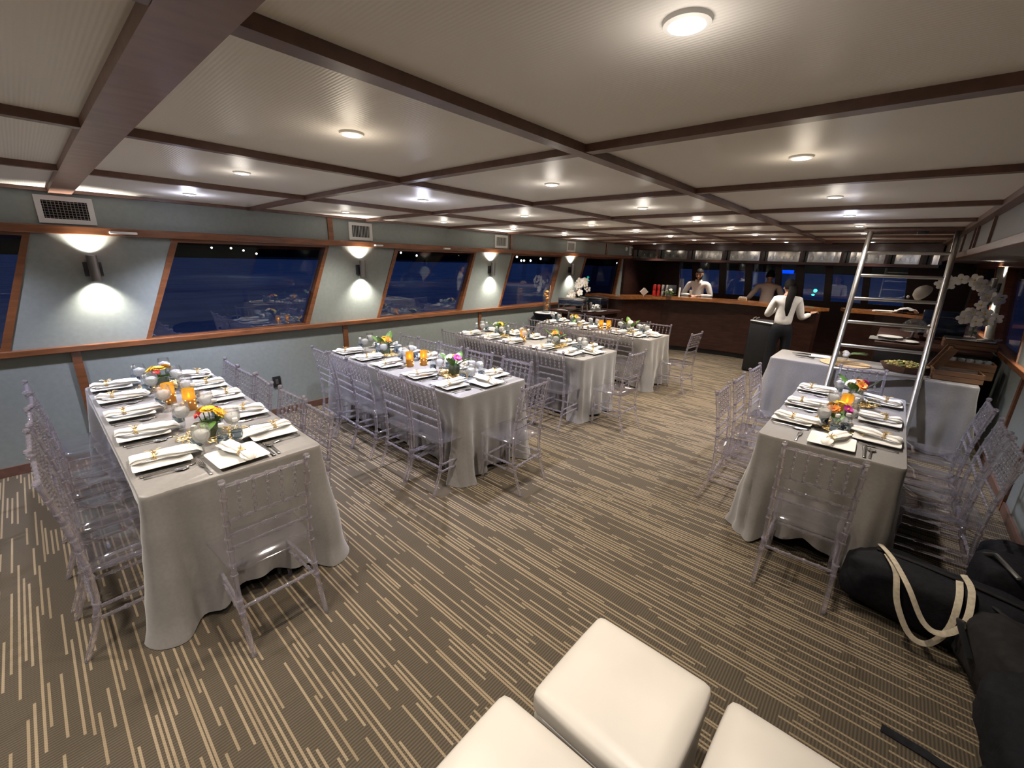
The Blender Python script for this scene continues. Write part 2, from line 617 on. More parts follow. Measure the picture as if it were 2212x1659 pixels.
class Maker:
    """First call places the prototype itself, every later call a copy of it."""

    def __init__(self, fn):
        self.fn, self.root = fn, None

    def __call__(self, loc, rz, label, group=None):
        if self.root is None:
            self.root = self.fn()
            self.root.location = loc
            self.root.rotation_euler = (0, 0, rz)
            self.root['label'] = label
            if group:
                self.root['group'] = group
            return self.root
        return dup(self.root, loc, rz, label, group)


def spot(name, loc, direction, energy, color, size=120, blend=0.6, radius=0.04, parent=None):
    ld = bpy.data.lights.new(name, 'SPOT')
    ld.energy = energy
    ld.color = color
    ld.spot_size = math.radians(size)
    ld.spot_blend = blend
    ld.shadow_soft_size = radius
    o = bpy.data.objects.new(name, ld)
    o.location = loc
    o.rotation_euler = Vector(direction).to_track_quat('-Z', 'Y').to_euler()
    COL.objects.link(o)
    if parent:
        o.parent = parent
    return o


def point(name, loc, energy, color, radius=0.02, parent=None):
    ld = bpy.data.lights.new(name, 'POINT')
    ld.energy = energy
    ld.color = color
    ld.shadow_soft_size = radius
    o = bpy.data.objects.new(name, ld)
    o.location = loc
    COL.objects.link(o)
    if parent:
        o.parent = parent
    return o


ORD = ['first', 'second', 'third', 'fourth', 'fifth', 'sixth', 'seventh', 'eighth', 'ninth']

# ------------------------------------------------------------------ the cabin shell
XL, XR, XS = -5.11, 1.0, 0.427        # window wall, opposite wall, edge of the dropped soffit
YB, YF, YC = -3.0, 11.6, 10.15         # rear, front, end of the panelled ceiling
RAIL_LO, RAIL_HI = 1.0, 1.92          # window band
LX = [0.0, -1.115, -2.442, -3.786, -5.11]
BY = [-0.99, 0.316, 1.679, 2.974, 4.301, 5.57, 6.871, 8.069, 9.25]


def zc(x):
    return 2.293 - 0.00276 * (x + 1.355) ** 2


def build_shell():
    b = MB()
    b.box(((XL + XR) / 2, (YB + YF) / 2, -0.06), (XR - XL + 0.4, YF - YB + 0.4, 0.12))
    structure(b.build('floor', M['carpet'], smooth=False))
    # ceiling: cambered panels
    b = MB()
    n = 18
    xs = [XL - 0.1 + (XS + 0.05 - XL + 0.1) * i / (n - 1) for i in range(n)]
    poly = [(x, YB - 0.1, zc(x)) for x in xs] + [(xs[-1], YB - 0.1, 2.5), (xs[0], YB - 0.1, 2.5)]
    b.prism(poly, (0, YC - YB + 0.1, 0))
    structure(b.build('ceiling', M['ceiling']))
    b = MB()
    b.box(((XL + XR) / 2, (YC + YF) / 2 + 0.05, 2.31), (XR - XL + 0.3, YF - YC, 0.12))
    structure(b.build('ceiling_over_bar', M['darkwood'], smooth=False))
    # ceiling battens
    k = [0]

    def trim(bm, mat, **kw):
        k[0] += 1
        return structure(bm.build('trim_%d' % k[0], mat, smooth=False, **kw))

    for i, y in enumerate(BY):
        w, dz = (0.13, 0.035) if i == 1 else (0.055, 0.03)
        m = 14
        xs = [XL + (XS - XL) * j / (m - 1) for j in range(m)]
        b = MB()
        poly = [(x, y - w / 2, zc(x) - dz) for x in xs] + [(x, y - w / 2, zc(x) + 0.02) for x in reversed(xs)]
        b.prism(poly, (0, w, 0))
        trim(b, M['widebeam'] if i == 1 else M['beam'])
    for i, x in enumerate(LX[1:4]):
        w = 0.06 if i == 0 else 0.045
        b = MB()
        b.box((x, (YB + YC) / 2, zc(x) - 0.008), (w, YC - YB, 0.05))
        trim(b, M['beam'])
    b = MB()
    b.box((XL + 0.02, (YB + YC) / 2, zc(XL) - 0.01), (0.04, YC - YB, 0.03))
    trim(b, M['beam'])
    b = MB()
    b.box((XS, (YB + YC) / 2 + 0.3, zc(XS) - 0.01), (0.08, YC - YB + 0.6, 0.07))
    trim(b, M['beam'])

    # side walls: lower wall, piers between slanted windows, upper band
    def side(x, out, name, wins):
        b = MB()
        t = 0.10 * out
        y0, y1 = YB, YF
        b.prism([(x, y0, 0), (x, y1, 0), (x, y1, RAIL_LO), (x, y0, RAIL_LO)], (t, 0, 0))
        b.prism([(x, y0, RAIL_HI), (x, y1, RAIL_HI), (x, y1, 2.4), (x, y0, 2.4)], (t, 0, 0))
        lo, hi = y0, y0
        for (a0, a1, c0, c1) in wins:      # bottom a0..a1, top c0..c1
            b.prism([(x, lo, RAIL_LO), (x, a0, RAIL_LO), (x, c0, RAIL_HI), (x, hi, RAIL_HI)], (t, 0, 0))
            lo, hi = a1, c1
        b.prism([(x, lo, RAIL_LO), (x, y1, RAIL_LO), (x, y1, RAIL_HI), (x, hi, RAIL_HI)], (t, 0, 0))
        return structure(b.build(name, M['wall'], smooth=False))

    winL = [(-1.73, -0.19, -1.4, 0.10)] + [(a, a + 1.50, a + 0.34, a + 1.83) for a in (0.64, 3.03, 5.38)] + [(7.72, 9.5, 8.06, 9.7)]
    winR = [(3.4, 5.0, 3.75, 5.4), (6.15, 7.63, 6.5, 8.37), (8.35, 11.0, 9.3, 11.3)]
    side(XL, -1, 'wall_left', winL)
    side(XR, 1, 'wall_right', winR)
    wi = [0]

    def window(x, out, a0, a1, c0, c1, dark=False):
        wi[0] += 1
        fr = MB()
        w = 0.035
        P = [Vector((x, a0, RAIL_LO)), Vector((x, a1, RAIL_LO)), Vector((x, c1, RAIL_HI)), Vector((x, c0, RAIL_HI))]
        cen = sum(P, Vector()) / 4
        for i in range(4):
            p, q = P[i], P[(i + 1) % 4]
            ip, iq = p + (cen - p).normalized() * w * 1.5, q + (cen - q).normalized() * w * 1.5
            fr.prism([p - Vector((out * 0.012, 0, 0)), q - Vector((out * 0.012, 0, 0)), iq - Vector((out * 0.012, 0, 0)), ip - Vector((out * 0.012, 0, 0))], (out * 0.09, 0, 0))
        fo = structure(fr.build('window_%d' % wi[0], M['wood'], smooth=False))
        g = MB()
        g.prism([p + Vector((out * 0.05, 0, 0)) for p in P], (out * 0.006, 0, 0))
        g.build('pane', M['darkpane'] if dark else M['pane'], fo, smooth=False)

    for i, wv in enumerate(winL):
        window(XL, -1, *wv, dark=(i == 4))
    for wv in winR:
        window(XR, 1, *wv)
    # long rails and uprights
    for x, s in ((XL, 1), (XR, -1)):
        b = MB()
        b.box((x + s * 0.022, (YB + YF) / 2, 0.995), (0.044, YF - YB, 0.052), bevel=0.006)
        trim(b, M['wood'])
        b = MB()
        b.box((x + s * 0.03, (YB + YF) / 2, 1.95), (0.06, YF - YB, 0.065), bevel=0.006)
        trim(b, M['wood'])
    for y in (-2.2, 0.17, 2.58, 4.94, 7.3):
        b = MB()
        b.box((XL + 0.01, y, 0.485), (0.02, 0.06, 0.97))
        trim(b, M['wood'])
    for y in (2.5, 5.68, 8.92):
        b = MB()
        b.box((XL + 0.01, y, 2.12), (0.02, 0.06, 0.28))
        trim(b, M['wood'])
    for y in (3.35, 4.9, 5.68):
        b = MB()
        b.box((XR - 0.01, y, 0.485), (0.02, 0.06, 0.97))
        trim(b, M['wood'])
    for x, s, nm in ((XL, 1, 'baseboard_left'), (XR, -1, 'baseboard_right')):
        b = MB()
        b.box((x + s * 0.008, (YB + YF) / 2, 0.04), (0.016, YF - YB, 0.08))
        structure(b.build(nm, M['beam'], smooth=False))
    # dropped soffit over the opposite wall
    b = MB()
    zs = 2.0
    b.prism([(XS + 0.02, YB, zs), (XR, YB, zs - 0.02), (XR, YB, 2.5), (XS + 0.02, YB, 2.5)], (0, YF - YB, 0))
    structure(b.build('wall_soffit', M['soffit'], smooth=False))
    b = MB()
    b.box((XS + 0.025, (YB + YF) / 2, zs + 0.015), (0.05, YF - YB, 0.06), bevel=0.005)
    trim(b, M['wood'])
    for y in (4.95, 5.9, 6.15, 7.1):
        b = MB()
        b.box((XS + 0.012, y, 2.14), (0.02, 0.04, 0.24))
        trim(b, M['beam'])
    b = MB()
    b.box((XL + 0.03, (9.78 + YF) / 2, 1.45), (0.06, YF - 9.78, 0.90))
    structure(b.build('wall_left_forward_panel', M['darkwood'], smooth=False))
    # rear wall
    b = MB()
    b.box(((XL + XR) / 2, YB - 0.05, 1.2), (XR - XL, 0.1, 2.4))
    structure(b.build('wall_back', M['wall'], smooth=False))
    # front wall with the forward windows
    b = MB()
    b.prism([(XL, YF, 0), (XR, YF, 0), (XR, YF, 1.12), (XL, YF, 1.12)], (0, 0.1, 0))
    b.prism([(XL, YF, 1.98), (XR, YF, 1.98), (XR, YF, 2.4), (XL, YF, 2.4)], (0, 0.1, 0))
    posts = [(-5.11, -4.45), (-4.12, -3.95), (-3.45, -3.30), (-2.86, -2.72), (-2.22, -2.10), (-1.82, -1.66), (-1.27, -1.14), (-0.62, -0.50), (0.06, 1.0)]
    for a, c in posts:
        s = 0.10
        b.prism([(a + (0 if a == -5.11 else s), YF, 1.12), (c + (0 if c == 1.0 else s), YF, 1.12), (c, YF, 1.98), (a, YF, 1.98)], (0, 0.1, 0))
    structure(b.build('wall_front', M['darkwood'], smooth=False))
    for i in range(len(posts) - 1):
        a, c = posts[i][1], posts[i + 1][0]
        wi[0] += 1
        fr = MB()
        s = 0.10
        for z in (1.13, 1.97):
            q = s * (1.98 - z) / 0.86
            fr.box(((a + c) / 2 + q, YF - 0.005, z), (c - a, 0.05, 0.03))
        fo = structure(fr.build('window_%d' % wi[0], M['darkwood'], smooth=False))
        g = MB()
        g.prism([(a + s, YF + 0.04, 1.12), (c + s, YF + 0.04, 1.12), (c, YF + 0.04, 1.98), (a, YF + 0.04, 1.98)], (0, 0.006, 0))
        g.build('pane', M['pane'], fo, smooth=False)


build_shell()


# ------------------------------------------------------------------ outside: sea, far shore, lights
def build_outside():
    b = MB()
    b.box((-20, 0, -1.9), (700, 800, 0.2))
    o = b.build('sea', M['water'], smooth=False)
    structure(o)
    b = MB()
    rnd = random.Random(3)

    def strip(p0, p1, n=50):
        p0, p1 = Vector(p0), Vector(p1)
        top = [p0.lerp(p1, i / n) + Vector((0, 0, 3 + 5 * rnd.random())) for i in range(n + 1)]
        base = [p0.lerp(p1, i / n) for i in range(n + 1)]
        side = Vector((p1.y - p0.y, p0.x - p1.x, 0)).normalized() * 30
        b.prism(base + top[::-1], -side)
    strip((-240, -250, -1.8), (-240, 330, -1.8))
    strip((-260, 340, -1.8), (250, 360, -1.8))
    structure(b.build('terrain_far_shore', M['shore'], smooth=False))

    # single lamps on the shore, seen through the side windows: (direction y per unit x, height per unit x)
    def lamp(px, py, dist, r, mat, label, name='shore_lamp', cat='light', group=None):
        ca, sa = math.cos(YAW), math.sin(YAW)
        f = Vector((sa * math.cos(PITCH), ca * math.cos(PITCH), math.sin(PITCH)))
        rr = Vector((ca, -sa, 0.0))
        d = f.cross(rr)
        r2 = rr * math.cos(ROLL) + d * math.sin(ROLL)
        d2 = -rr * math.sin(ROLL) + d * math.cos(ROLL)
        v = f + r2 * ((px - IMG_W / 2) / FOCAL_PX) + d2 * ((py - IMG_H / 2) / FOCAL_PX)
        p = Vector((0, 0, EYE)) + v * dist
        q = MB()
        q.ball((0, 0, 0), r, 8)
        t = q.build(name, mat, loc=p)
        tag(t, label, cat, group)
    names = ['second window', 'second window', 'second window', 'second window', 'third window', 'third window', 'fourth window', 'fourth window', 'fourth window', 'fourth window', 'fourth window', 'fifth window']
    spots = [(457, 535), (499, 536), (526, 541), (554, 548), (866, 546), (900, 552), (1116.5, 555), (1126, 563), (1132, 563), (1146, 563), (1168, 559), (1333, 568)]
    cnt = {}
    for nm, (px, py) in zip(names, spots):
        cnt[nm] = cnt.get(nm, 0) + 1
        lamp(px, py, 60, 0.12, M['citylight'], 'small white shore light, %s from the left in the %s' % (ORD[cnt[nm] - 1], nm), group='lights on the far shore')
    q = MB()
    q.box((0, 0, 0), (0.95, 0.1, 0.28), bevel=0.04)
    tag(q.build('blue_boat_light', M['blueled'], loc=(-7.4, 44.0, 1.45)), 'bar of blue light glowing outside beyond the front windows', 'light')
    q = MB()
    q.ball((0, 0, 0), 0.045, 10)
    tag(q.build('bow_lamp', M['greenled'], loc=(-1.63, 14.0, 1.25)), 'round green bow lamp outside the front windows', 'light')
    q = MB()
    q.ball((0, 0, 0), 0.03, 10, (1.3, 1, 0.7))
    tag(q.build('bow_lamp', M['greenled'], loc=(-1.66, 14.0, 1.14)), 'smaller pale green lamp just under the round green one', 'light')


build_outside()


# ------------------------------------------------------------------ downlights, sconces, vents
def make_downlight():
    t = thing('ceiling_downlight', '', 'ceiling light')
    b = MB()
    b.lathe([(0.033, -0.004), (0.036, -0.010), (0.046, -0.008), (0.049, 0.004)], 24, cap0=False, cap1=False)
    b.build('trim_ring', M['white'], t)
    b = MB()
    b.lathe([(0.001, -0.013), (0.018, -0.012), (0.034, -0.007)], 24, cap0=True, cap1=False)
    b.build('lens', M['lamp'], t)
    return t


downlight = Maker(make_downlight)
LIGHT_ROWS = [
    ('row by the aisle', [(-0.42, 0.97), (-0.43, 2.34), (-0.44, 3.70), (-0.46, 5.02), (-0.46, 6.25), (-0.48, 7.5), (-0.49, 8.7), (-0.49, 9.81)]),
    ('second row from the aisle', [(-1.75, 0.98), (-1.77, 2.34), (-1.81, 3.72), (-1.81, 5.06), (-1.79, 6.25), (-1.79, 7.55), (-1.76, 8.65), (-1.77, 9.8)]),
    ('third row from the aisle', [(-3.10, 1.00), (-3.13, 2.36), (-3.18, 3.74), (-3.15, 5.06), (-3.13, 6.30), (-3.13, 7.6), (-3.12, 8.75), (-3.13, 9.9)]),
    ('row along the windows', [(-4.50, 1.04), (-4.56, 2.42), (-4.56, 3.76), (-4.50, 5.05), (-4.55, 6.45), (-4.42, 8.75), (-4.42, 9.9)]),
]
WARM_ONES = {(-1.75, 0.98), (-0.43, 2.34), (-1.79, 6.25), (-3.15, 5.06)}
COOL_ONES = {(-4.50, 1.04), (-3.13, 2.36), (-0.46, 5.02)}


def downlamp(x, y, w, col):
    spot('downlight_lamp', (x, y, zc(x) - 0.03), (0, 0, -1), w, col, 108, 1.0, 0.04)
    point('downlight_spill', (x, y, zc(x) - 0.10), w * 0.006, col, 0.05)


for row, ls in LIGHT_ROWS:
    for i, (x, y) in enumerate(ls):
        t = downlight((x, y, zc(x)), 0, 'round recessed ceiling light, %s from the camera in the %s' % (ORD[i], row), 'recessed ceiling lights')
        cool = (x, y) in COOL_ONES
        dim = 0.7 if y > 7.8 else 0.9 if (x > -0.6 and y < 5.5) else 1.5 if (x < -1 and y > 3.4) else 1.0
        downlamp(x, y, SPOT_W * dim * (2.7 if cool else 1.0), COOL if cool else WARMER if (x, y) in WARM_ONES else WARM)
# the same lights carry on over the after part of the cabin
for x in (-0.42, -1.75, -3.1, -4.5):
    for y in (-0.35, -1.7):
        downlamp(x, y, SPOT_W, COOL if (x == -4.5 and y == -0.35) else WARM)


def make_sconce():
    t = thing('wall_sconce', '', 'wall lamp')
    b = MB()
    b.box((0.012, 0, -0.01), (0.024, 0.115, 0.115), bevel=0.004)
    b.build('back_plate', M['black'], t)
    b = MB()
    b.lathe([(0.030, -0.105), (0.034, -0.105), (0.034, 0.105), (0.030, 0.105), (0.030, -0.105)], 24, (0.07, 0, 0), False, False)
    b.build('shade', M['bronze'], t)
    b = MB()
    for z in (0.098, -0.098):
        b.lathe([(0.0005, z), (0.030, z)], 20, (0.07, 0, 0), True, False)
    b.build('lens', M['sconce_lens'], t)
    b = MB()
    b.box((0.03, 0, 0), (0.05, 0.02, 0.03))
    b.build('arm', M['bronze'], t)
    return t


sconce = Maker(make_sconce)
SC = [(XL, 0.405, 1.655, 0, 'first wall sconce, left of the second window'), (XL, 2.845, 1.655, 0, 'second wall sconce, between the two large night windows'),
      (XL, 5.18, 1.66, 0, 'third wall sconce, between the third and fourth windows'), (XL, 7.51, 1.66, 0, 'fourth wall sconce, above the white orchid by the bar'),
      (XR, 8.55, 1.66, PI, 'wall sconce above the orchid behind the ladder'), (XR, 5.75, 1.66, PI, 'wall sconce beside the window over the bags')]
for x, y, z, rz, lab in SC:
    sconce((x, y, z), rz, 'brushed metal up and down ' + lab, 'up and down wall sconces')
    s = 1 if rz == 0 else -1
    for d in (1, -1):
        spot('sconce_lamp', (x + s * 0.07, y, z + d * 0.106), (-s * 0.30, 0, d), SCONCE_W, (1.0, 0.94, 0.82), 115, 0.9, 0.02)


def make_vent(w, h, cross):
    t = thing('air_vent', '', 'vent')
    f = 0.035
    b = MB()
    for (cy, cz, sy, sz) in ((0, h / 2 - f / 2, w, f), (0, -h / 2 + f / 2, w, f), (w / 2 - f / 2, 0, f, h - 2 * f), (-w / 2 + f / 2, 0, f, h - 2 * f)):
        b.box((0.008, cy, cz), (0.016, sy, sz))
    b.build('frame', M['white'], t, smooth=False)
    b = MB()
    b.box((0.001, 0, 0), (0.002, w - 2 * f, h - 2 * f))
    b.build('duct_shade', M['recess_shade'], t, smooth=False)  # black plate behind the grille carries the duct's shade as colour
    b = MB()
    n = 12
    for i in range(n):
        y = -w / 2 + f + (w - 2 * f) * (i + 0.5) / n
        b.box((0.006, y, 0), (0.007, 0.0035, h - 2 * f))
    if cross:
        for i in range(7):
            z = -h / 2 + f + (h - 2 * f) * (i + 0.5) / 7
            b.box((0.004, 0, z), (0.004, w - 2 * f, 0.003))
    b.build('grille', M['white'] if not cross else M['bronze'], t, smooth=False)
    return t


VN = ['first and largest, above the first sconce', 'second, above the second sconce', 'third, above the third sconce', 'fourth, above the fourth sconce', 'fifth, above the dark window by the bar']
for i, (y, w) in enumerate(((0.33, 0.33), (2.885, 0.31), (5.425, 0.31), (7.49, 0.3), (10.2, 0.36))):
    v = make_vent(w, 0.205, i == 0)
    v.location = (XL + 0.002, y, 2.10)
    v['label'] = 'white framed air vent, ' + VN[i]
    v['group'] = 'air vents above the windows'
b = MB()
b.lathe([(0.045, 0), (0.05, 0.01), (0.03, 0.03), (0.001, 0.034)], 20)
o = b.build('ceiling_speaker', M['white'], loc=(XL + 0.002, 9.86, 2.14))
o.rotation_euler = (0, PI / 2, 0)
tag(o, 'small round white speaker beside the fifth air vent', 'speaker')


t = thing('wall_outlet', 'small black power outlet low on the window wall between the first two tables', 'outlet', (XL, 1.71, 0.40))
b = MB()
b.box((0.006, 0, 0), (0.012, 0.085, 0.12), bevel=0.003)
b.build('plate', M['black'], t)
b = MB()
b.box((0.013, 0, 0.0), (0.004, 0.03, 0.06), bevel=0.001)
b.build('socket', M['bronze'], t)
for y, w, lab in ((0.64, 0.18, 'by the first sconce'), (3.08, 0.11, 'by the second sconce'), (4.19, 0.11, 'over the third window')):
    b = MB()
    b.box((0, 0, 0), (0.05, w, 0.022), bevel=0.008)
    tag(b.build('rail_fitting', M['white'], loc=(XL + 0.085, y, 1.945)), 'white oblong fitting on the upper wood rail ' + lab, 'fitting', 'white rail fittings')


# ------------------------------------------------------------------ chairs
def make_chair():
    t = thing('chiavari_chair', '', 'chair')
    A, B = M['acrylic'], M['acrylic_rod']
    W = 0.175
    H = 0.905
    pz = [0.0, 0.16, 0.30, 0.44, 0.60, 0.75, H]
    py = [-0.255, -0.195, -0.170, -0.170, -0.182, -0.205, -0.235]

    def post_y(z):
        for i in range(len(pz) - 1):
            if z <= pz[i + 1]:
                return py[i] + (py[i + 1] - py[i]) * (z - pz[i]) / (pz[i + 1] - pz[i])
        return py[-1]
    b = MB()
    r = 0.03
    prof = []
    def seat_f(u, v):
        a = 2 * PI * u
        e = 9.0
        q = 1 / ((abs(math.cos(a)) ** e + abs(math.sin(a)) ** e) ** (1 / e))
        k, z = [(0.0, 0.424), (0.96, 0.424), (1.0, 0.430), (1.0, 0.440), (0.95, 0.446), (0.0, 0.442)][int(round(v * 5))]
        y = 0.195 * q * k * math.sin(a)
        x = 0.195 * q * k * math.cos(a) * (1 + 0.06 * y / 0.195)
        return (x, y + 0.0, z)
    b.grid(seat_f, 32, 6, True)
    bmesh.ops.remove_doubles(b.bm, verts=b.bm.verts[:], dist=1e-5)
    b.build('seat', A, t)
    for s in (-1, 1):
        b = MB()
        pts, rad = [], []
        for i in range(15):
            z = 0.425 * (1 - i / 14)
            rr = 0.0165 - 0.005 * (i / 14)
            if i in (3, 8):
                rr *= 1.4
            pts.append((s * (W - 0.01), 0.165, z))
            rad.append(rr)
        b.tube(pts, rad, 8)
        b.build('leg', B, t)
    for s in (-1, 1):
        b = MB()
        zs = []
        for z in (0.0, 0.05, 0.11, 0.16, 0.20, 0.25, 0.30, 0.36, 0.44, 0.52, 0.60, 0.68, 0.76, 0.83, H - 0.012):
            zs.append((z, 0.0125 if z > 0.1 else 0.0115 + z * 0.01))
        for z in (0.21, 0.27, 0.41, 0.47, 0.545, 0.61, 0.685, 0.75, 0.82):
            zs += [(z - 0.007, 0.0125), (z - 0.004, 0.0165), (z + 0.004, 0.0165), (z + 0.007, 0.0125)]
        zs += [(H - 0.01, 0.010), (H - 0.004, 0.016), (H + 0.004, 0.017), (H + 0.012, 0.013), (H + 0.016, 0.004)]
        zs.sort()
        b.tube([(s * W, post_y(min(z, H)), z) for z, q in zs], [q for z, q in zs], 8)
        b.build('leg', B, t)
    b = MB()
    b.rod((-W, post_y(0.885), 0.885), (W, post_y(0.885), 0.885), 0.009, (0.17, 0.34, 0.5, 0.66, 0.83))
    b.build('top_rail', B, t)
    for z in (0.70, 0.625, 0.555):
        b = MB()
        b.rod((-W, post_y(z), z), (W, post_y(z), z), 0.0075, (0.1, 0.26, 0.42, 0.58, 0.74, 0.9))
        b.build('cross_rail', B, t)
    for i in range(5):
        x = -W + 2 * W * (i + 1) / 6
        b = MB()
        b.rod((x, post_y(0.70), 0.70), (x, post_y(0.885), 0.885), 0.0052, (0.22, 0.42, 0.62, 0.8), 0.0105)
        b.build('spindle', B, t)
    for z in (0.19, 0.25):
        for s in (-1, 1):
            b = MB()
            b.rod((s * W, post_y(z), z), (s * (W - 0.01), 0.165, z), 0.0085, (0.3, 0.7))
            b.build('stretcher', B, t)
    b = MB()
    b.rod((-W, post_y(0.23), 0.23), (W, post_y(0.23), 0.23), 0.0085, (0.2, 0.4, 0.6, 0.8))
    b.build('stretcher', B, t)
    b = MB()
    b.rod((-W + 0.01, 0.165, 0.22), (W - 0.01, 0.165, 0.22), 0.0085, (0.25, 0.5, 0.75))
    b.build('stretcher', B, t)
    return t


chair = Maker(make_chair)


# ------------------------------------------------------------------ tables and cloths
TH = 0.76


def tablecloth(X0, X1, Y0, Y1, label, H=TH, push=None, hem=None, flare=0.06, seed=1, corner=0.10):
    """Cloth draped over a box X0..X1, Y0..Y1; PUSH: inward shift per side, HEM: hem height per side (0 south, 1 east, 2 north, 3 west)."""
    push = push or (0, 0, 0, 0)
    hem = hem or (0.02, 0.02, 0.02, 0.02)
    r = 0.035
    per = []
    lx, ly = X1 - X0, Y1 - Y0
    nx, ny, nc = int(lx / 0.022), int(ly / 0.022), 8
    rnd = random.Random(seed)
    ph = [rnd.uniform(0, 6.28) for _ in range(6)]

    def seg(p, q, n, nor, side):
        L = (Vector(q) - Vector(p)).length
        for i in range(n):
            f = i / n
            d = min(f, 1 - f) * L
            per.append((Vector(p).lerp(Vector(q), f), Vector(nor), side, side, f, d))
    cs = [((X1 - r, Y0 + r), -PI / 2, 0, 1), ((X1 - r, Y1 - r), 0, 1, 2), ((X0 + r, Y1 - r), PI / 2, 2, 3), ((X0 + r, Y0 + r), PI, 3, 0)]
    sides = [((X0 + r, Y0), (X1 - r, Y0), nx, (0, -1)), ((X1, Y0 + r), (X1, Y1 - r), ny, (1, 0)), ((X1 - r, Y1), (X0 + r, Y1), nx, (0, 1)), ((X0, Y1 - r), (X0, Y0 + r), ny, (-1, 0))]
    for i in range(4):
        p, q, n, nor = sides[i]
        seg(p, q, n, nor, i)
        (cx, cy), a0, sa_, sb_ = cs[i]
        for k in range(nc):
            f = k / nc
            a = a0 + f * PI / 2
            per.append((Vector((cx + r * math.cos(a), cy + r * math.sin(a))), Vector((math.cos(a), math.sin(a))), sa_, sb_, f, 0.0))
    n = len(per)
    bm = MB()
    rows = [0, 0.004, 0.012, 0.03, 0.07, 0.12, 0.18, 0.25, 0.33, 0.42, 0.52, 0.62, 0.72, 0.82, 0.91, 0.97, 1.0]
    rings = []
    s_len = 0.0
    ss = []
    for i in range(n):
        ss.append(s_len)
        s_len += (per[(i + 1) % n][0] - per[i][0]).length
    for t in rows:
        ring = []
        for i, (p, nor, sa_, sb_, f, d) in enumerate(per):
            s = ss[i]
            c = math.exp(-(d / 0.16) ** 2)
            if sa_ == sb_:
                pu = push[sa_] * (1 - math.exp(-(d / 0.18) ** 2))
                hm = hem[sa_] * (1 - math.exp(-(d / 0.28) ** 2)) + 0.004
            else:
                pu = 0.0
                hm = 0.004
            sm = t * t * (3 - 2 * t)
            inn = min(1, max(0, (t - 0.06) / 0.4))
            inn = inn * inn * (3 - 2 * inn)
            fold = (0.6 * math.sin(2 * PI * s / 0.43 + ph[0]) + 0.4 * math.sin(2 * PI * s / 0.27 + ph[1] + 2.2 * t) + 0.35 * math.sin(2 * PI * s / 0.161 + ph[2]))
            nz = noise.noise(Vector((s * 5.0, t * 3.0, seed * 7.3)))
            nw = noise.noise(Vector((s * 12.0 + t * 9.0, t * 7.0 - s * 5.0, seed * 3.1)))
            off = flare * sm - pu * inn + (0.026 if sa_ in (1, 3) else 0.016) * fold * t * (0.35 + 0.65 * t) + corner * c * sm + 0.016 * nz * t + 0.009 * nw * min(1, t * 4)
            cl = math.sin(2 * PI * (d / 0.20) + ph[3]) * math.exp(-(d / 0.30) ** 2) * 0.045 * t
            off += cl
            z = H - (H - hm) * t
            if t < 0.01:
                off -= 0.004 * (1 - t / 0.01)
            if t > 0.9:
                off += 0.02 * (t - 0.9) / 0.1 * c
            ring.append(bm.bm.verts.new((p.x + nor.x * off, p.y + nor.y * off, z)))
        rings.append(ring)
    for j in range(len(rings) - 1):
        for i in range(n):
            bm._f((rings[j][i], rings[j][(i + 1) % n], rings[j + 1][(i + 1) % n], rings[j + 1][i]))
    bm._f(rings[0])
    o = bm.build('tablecloth', M['cloth'], angle=60)
    tag(o, label, 'tablecloth', 'grey tablecloths')


def folding_table(X0, X1, Y0, Y1, label, H=TH):
    cx, cy = (X0 + X1) / 2, (Y0 + Y1) / 2
    t = thing('folding_table', label, 'table', (cx, cy, 0), 0, 'folding tables under the cloths')
    b = MB()
    b.box((0, 0, H - 0.025), (X1 - X0 - 0.03, Y1 - Y0 - 0.03, 0.035), bevel=0.01)
    b.build('table_top', M['white'], t)
    for sx in (-1, 1):
        for sy in (-1, 1):
            b = MB()
            b.tube([(sx * (X1 - X0 - 0.45) / 2, sy * 0.12, 0), (sx * (X1 - X0 - 0.45) / 2, sy * 0.12, H - 0.04)], 0.014)
            b.build('leg', M['black'], t)


TABLES = {
    'T1': (-4.62, -2.31, 0.15, 0.97), 'T2': (-4.64, -2.40, 2.12, 2.93), 'T3': (-4.66, -2.46, 4.00, 4.80), 'T4': (-4.62, -2.50, 5.84, 6.55),
    'T5': (-0.50, 0.255, 3.08, 4.87), 'B': (-1.00, 0.80, 5.95, 6.68)}
TNAME = {'T1': 'first window table', 'T2': 'second window table', 'T3': 'third window table', 'T4': 'fourth window table', 'T5': 'ladder table'}
TL = {
    'T1': 'long grey cloth on the first window table, closest to the white ottomans',
    'T2': 'long grey cloth on the second window table',
    'T3': 'long grey cloth on the third window table',
    'T4': 'long grey cloth on the fourth window table, next to the bar',
    'T5': 'grey cloth on the set table before the ladder, beside the black bags',
    'B': 'grey cloth on the buffet table behind the ladder'}
TC = {
    'T1': dict(push=(0.10, 0, 0.22, 0), hem=(0.03, 0.13, 0.05, 0.03), flare=0.005, corner=0.035, seed=1),
    'T2': dict(push=(0.12, 0, 0.18, 0), hem=(0.03, 0.04, 0.05, 0.03), flare=0.005, corner=0.035, seed=2),
    'T3': dict(push=(0.12, 0, 0.18, 0), hem=(0.03, 0.04, 0.05, 0.03), flare=0.005, corner=0.035, seed=3),
    'T4': dict(push=(0.12, 0, 0.18, 0), hem=(0.03, 0.04, 0.05, 0.03), flare=0.005, corner=0.035, seed=4),
    'T5': dict(push=(0, 0.10, 0, 0.06), hem=(0.16, 0.05, 0.05, 0.05), flare=0.0, corner=0.05, seed=5),
    'B': dict(push=(0, 0, 0, 0), hem=(0.03, 0.03, 0.03, 0.03), flare=0.02, corner=0.04, seed=6)}
for k, (a, b_, c, d) in TABLES.items():
    tablecloth(a, b_, c, d, TL[k], **TC[k])
    folding_table(a, b_, c, d, 'folding table under the cloth of the ' + (TNAME.get(k) or 'buffet'))

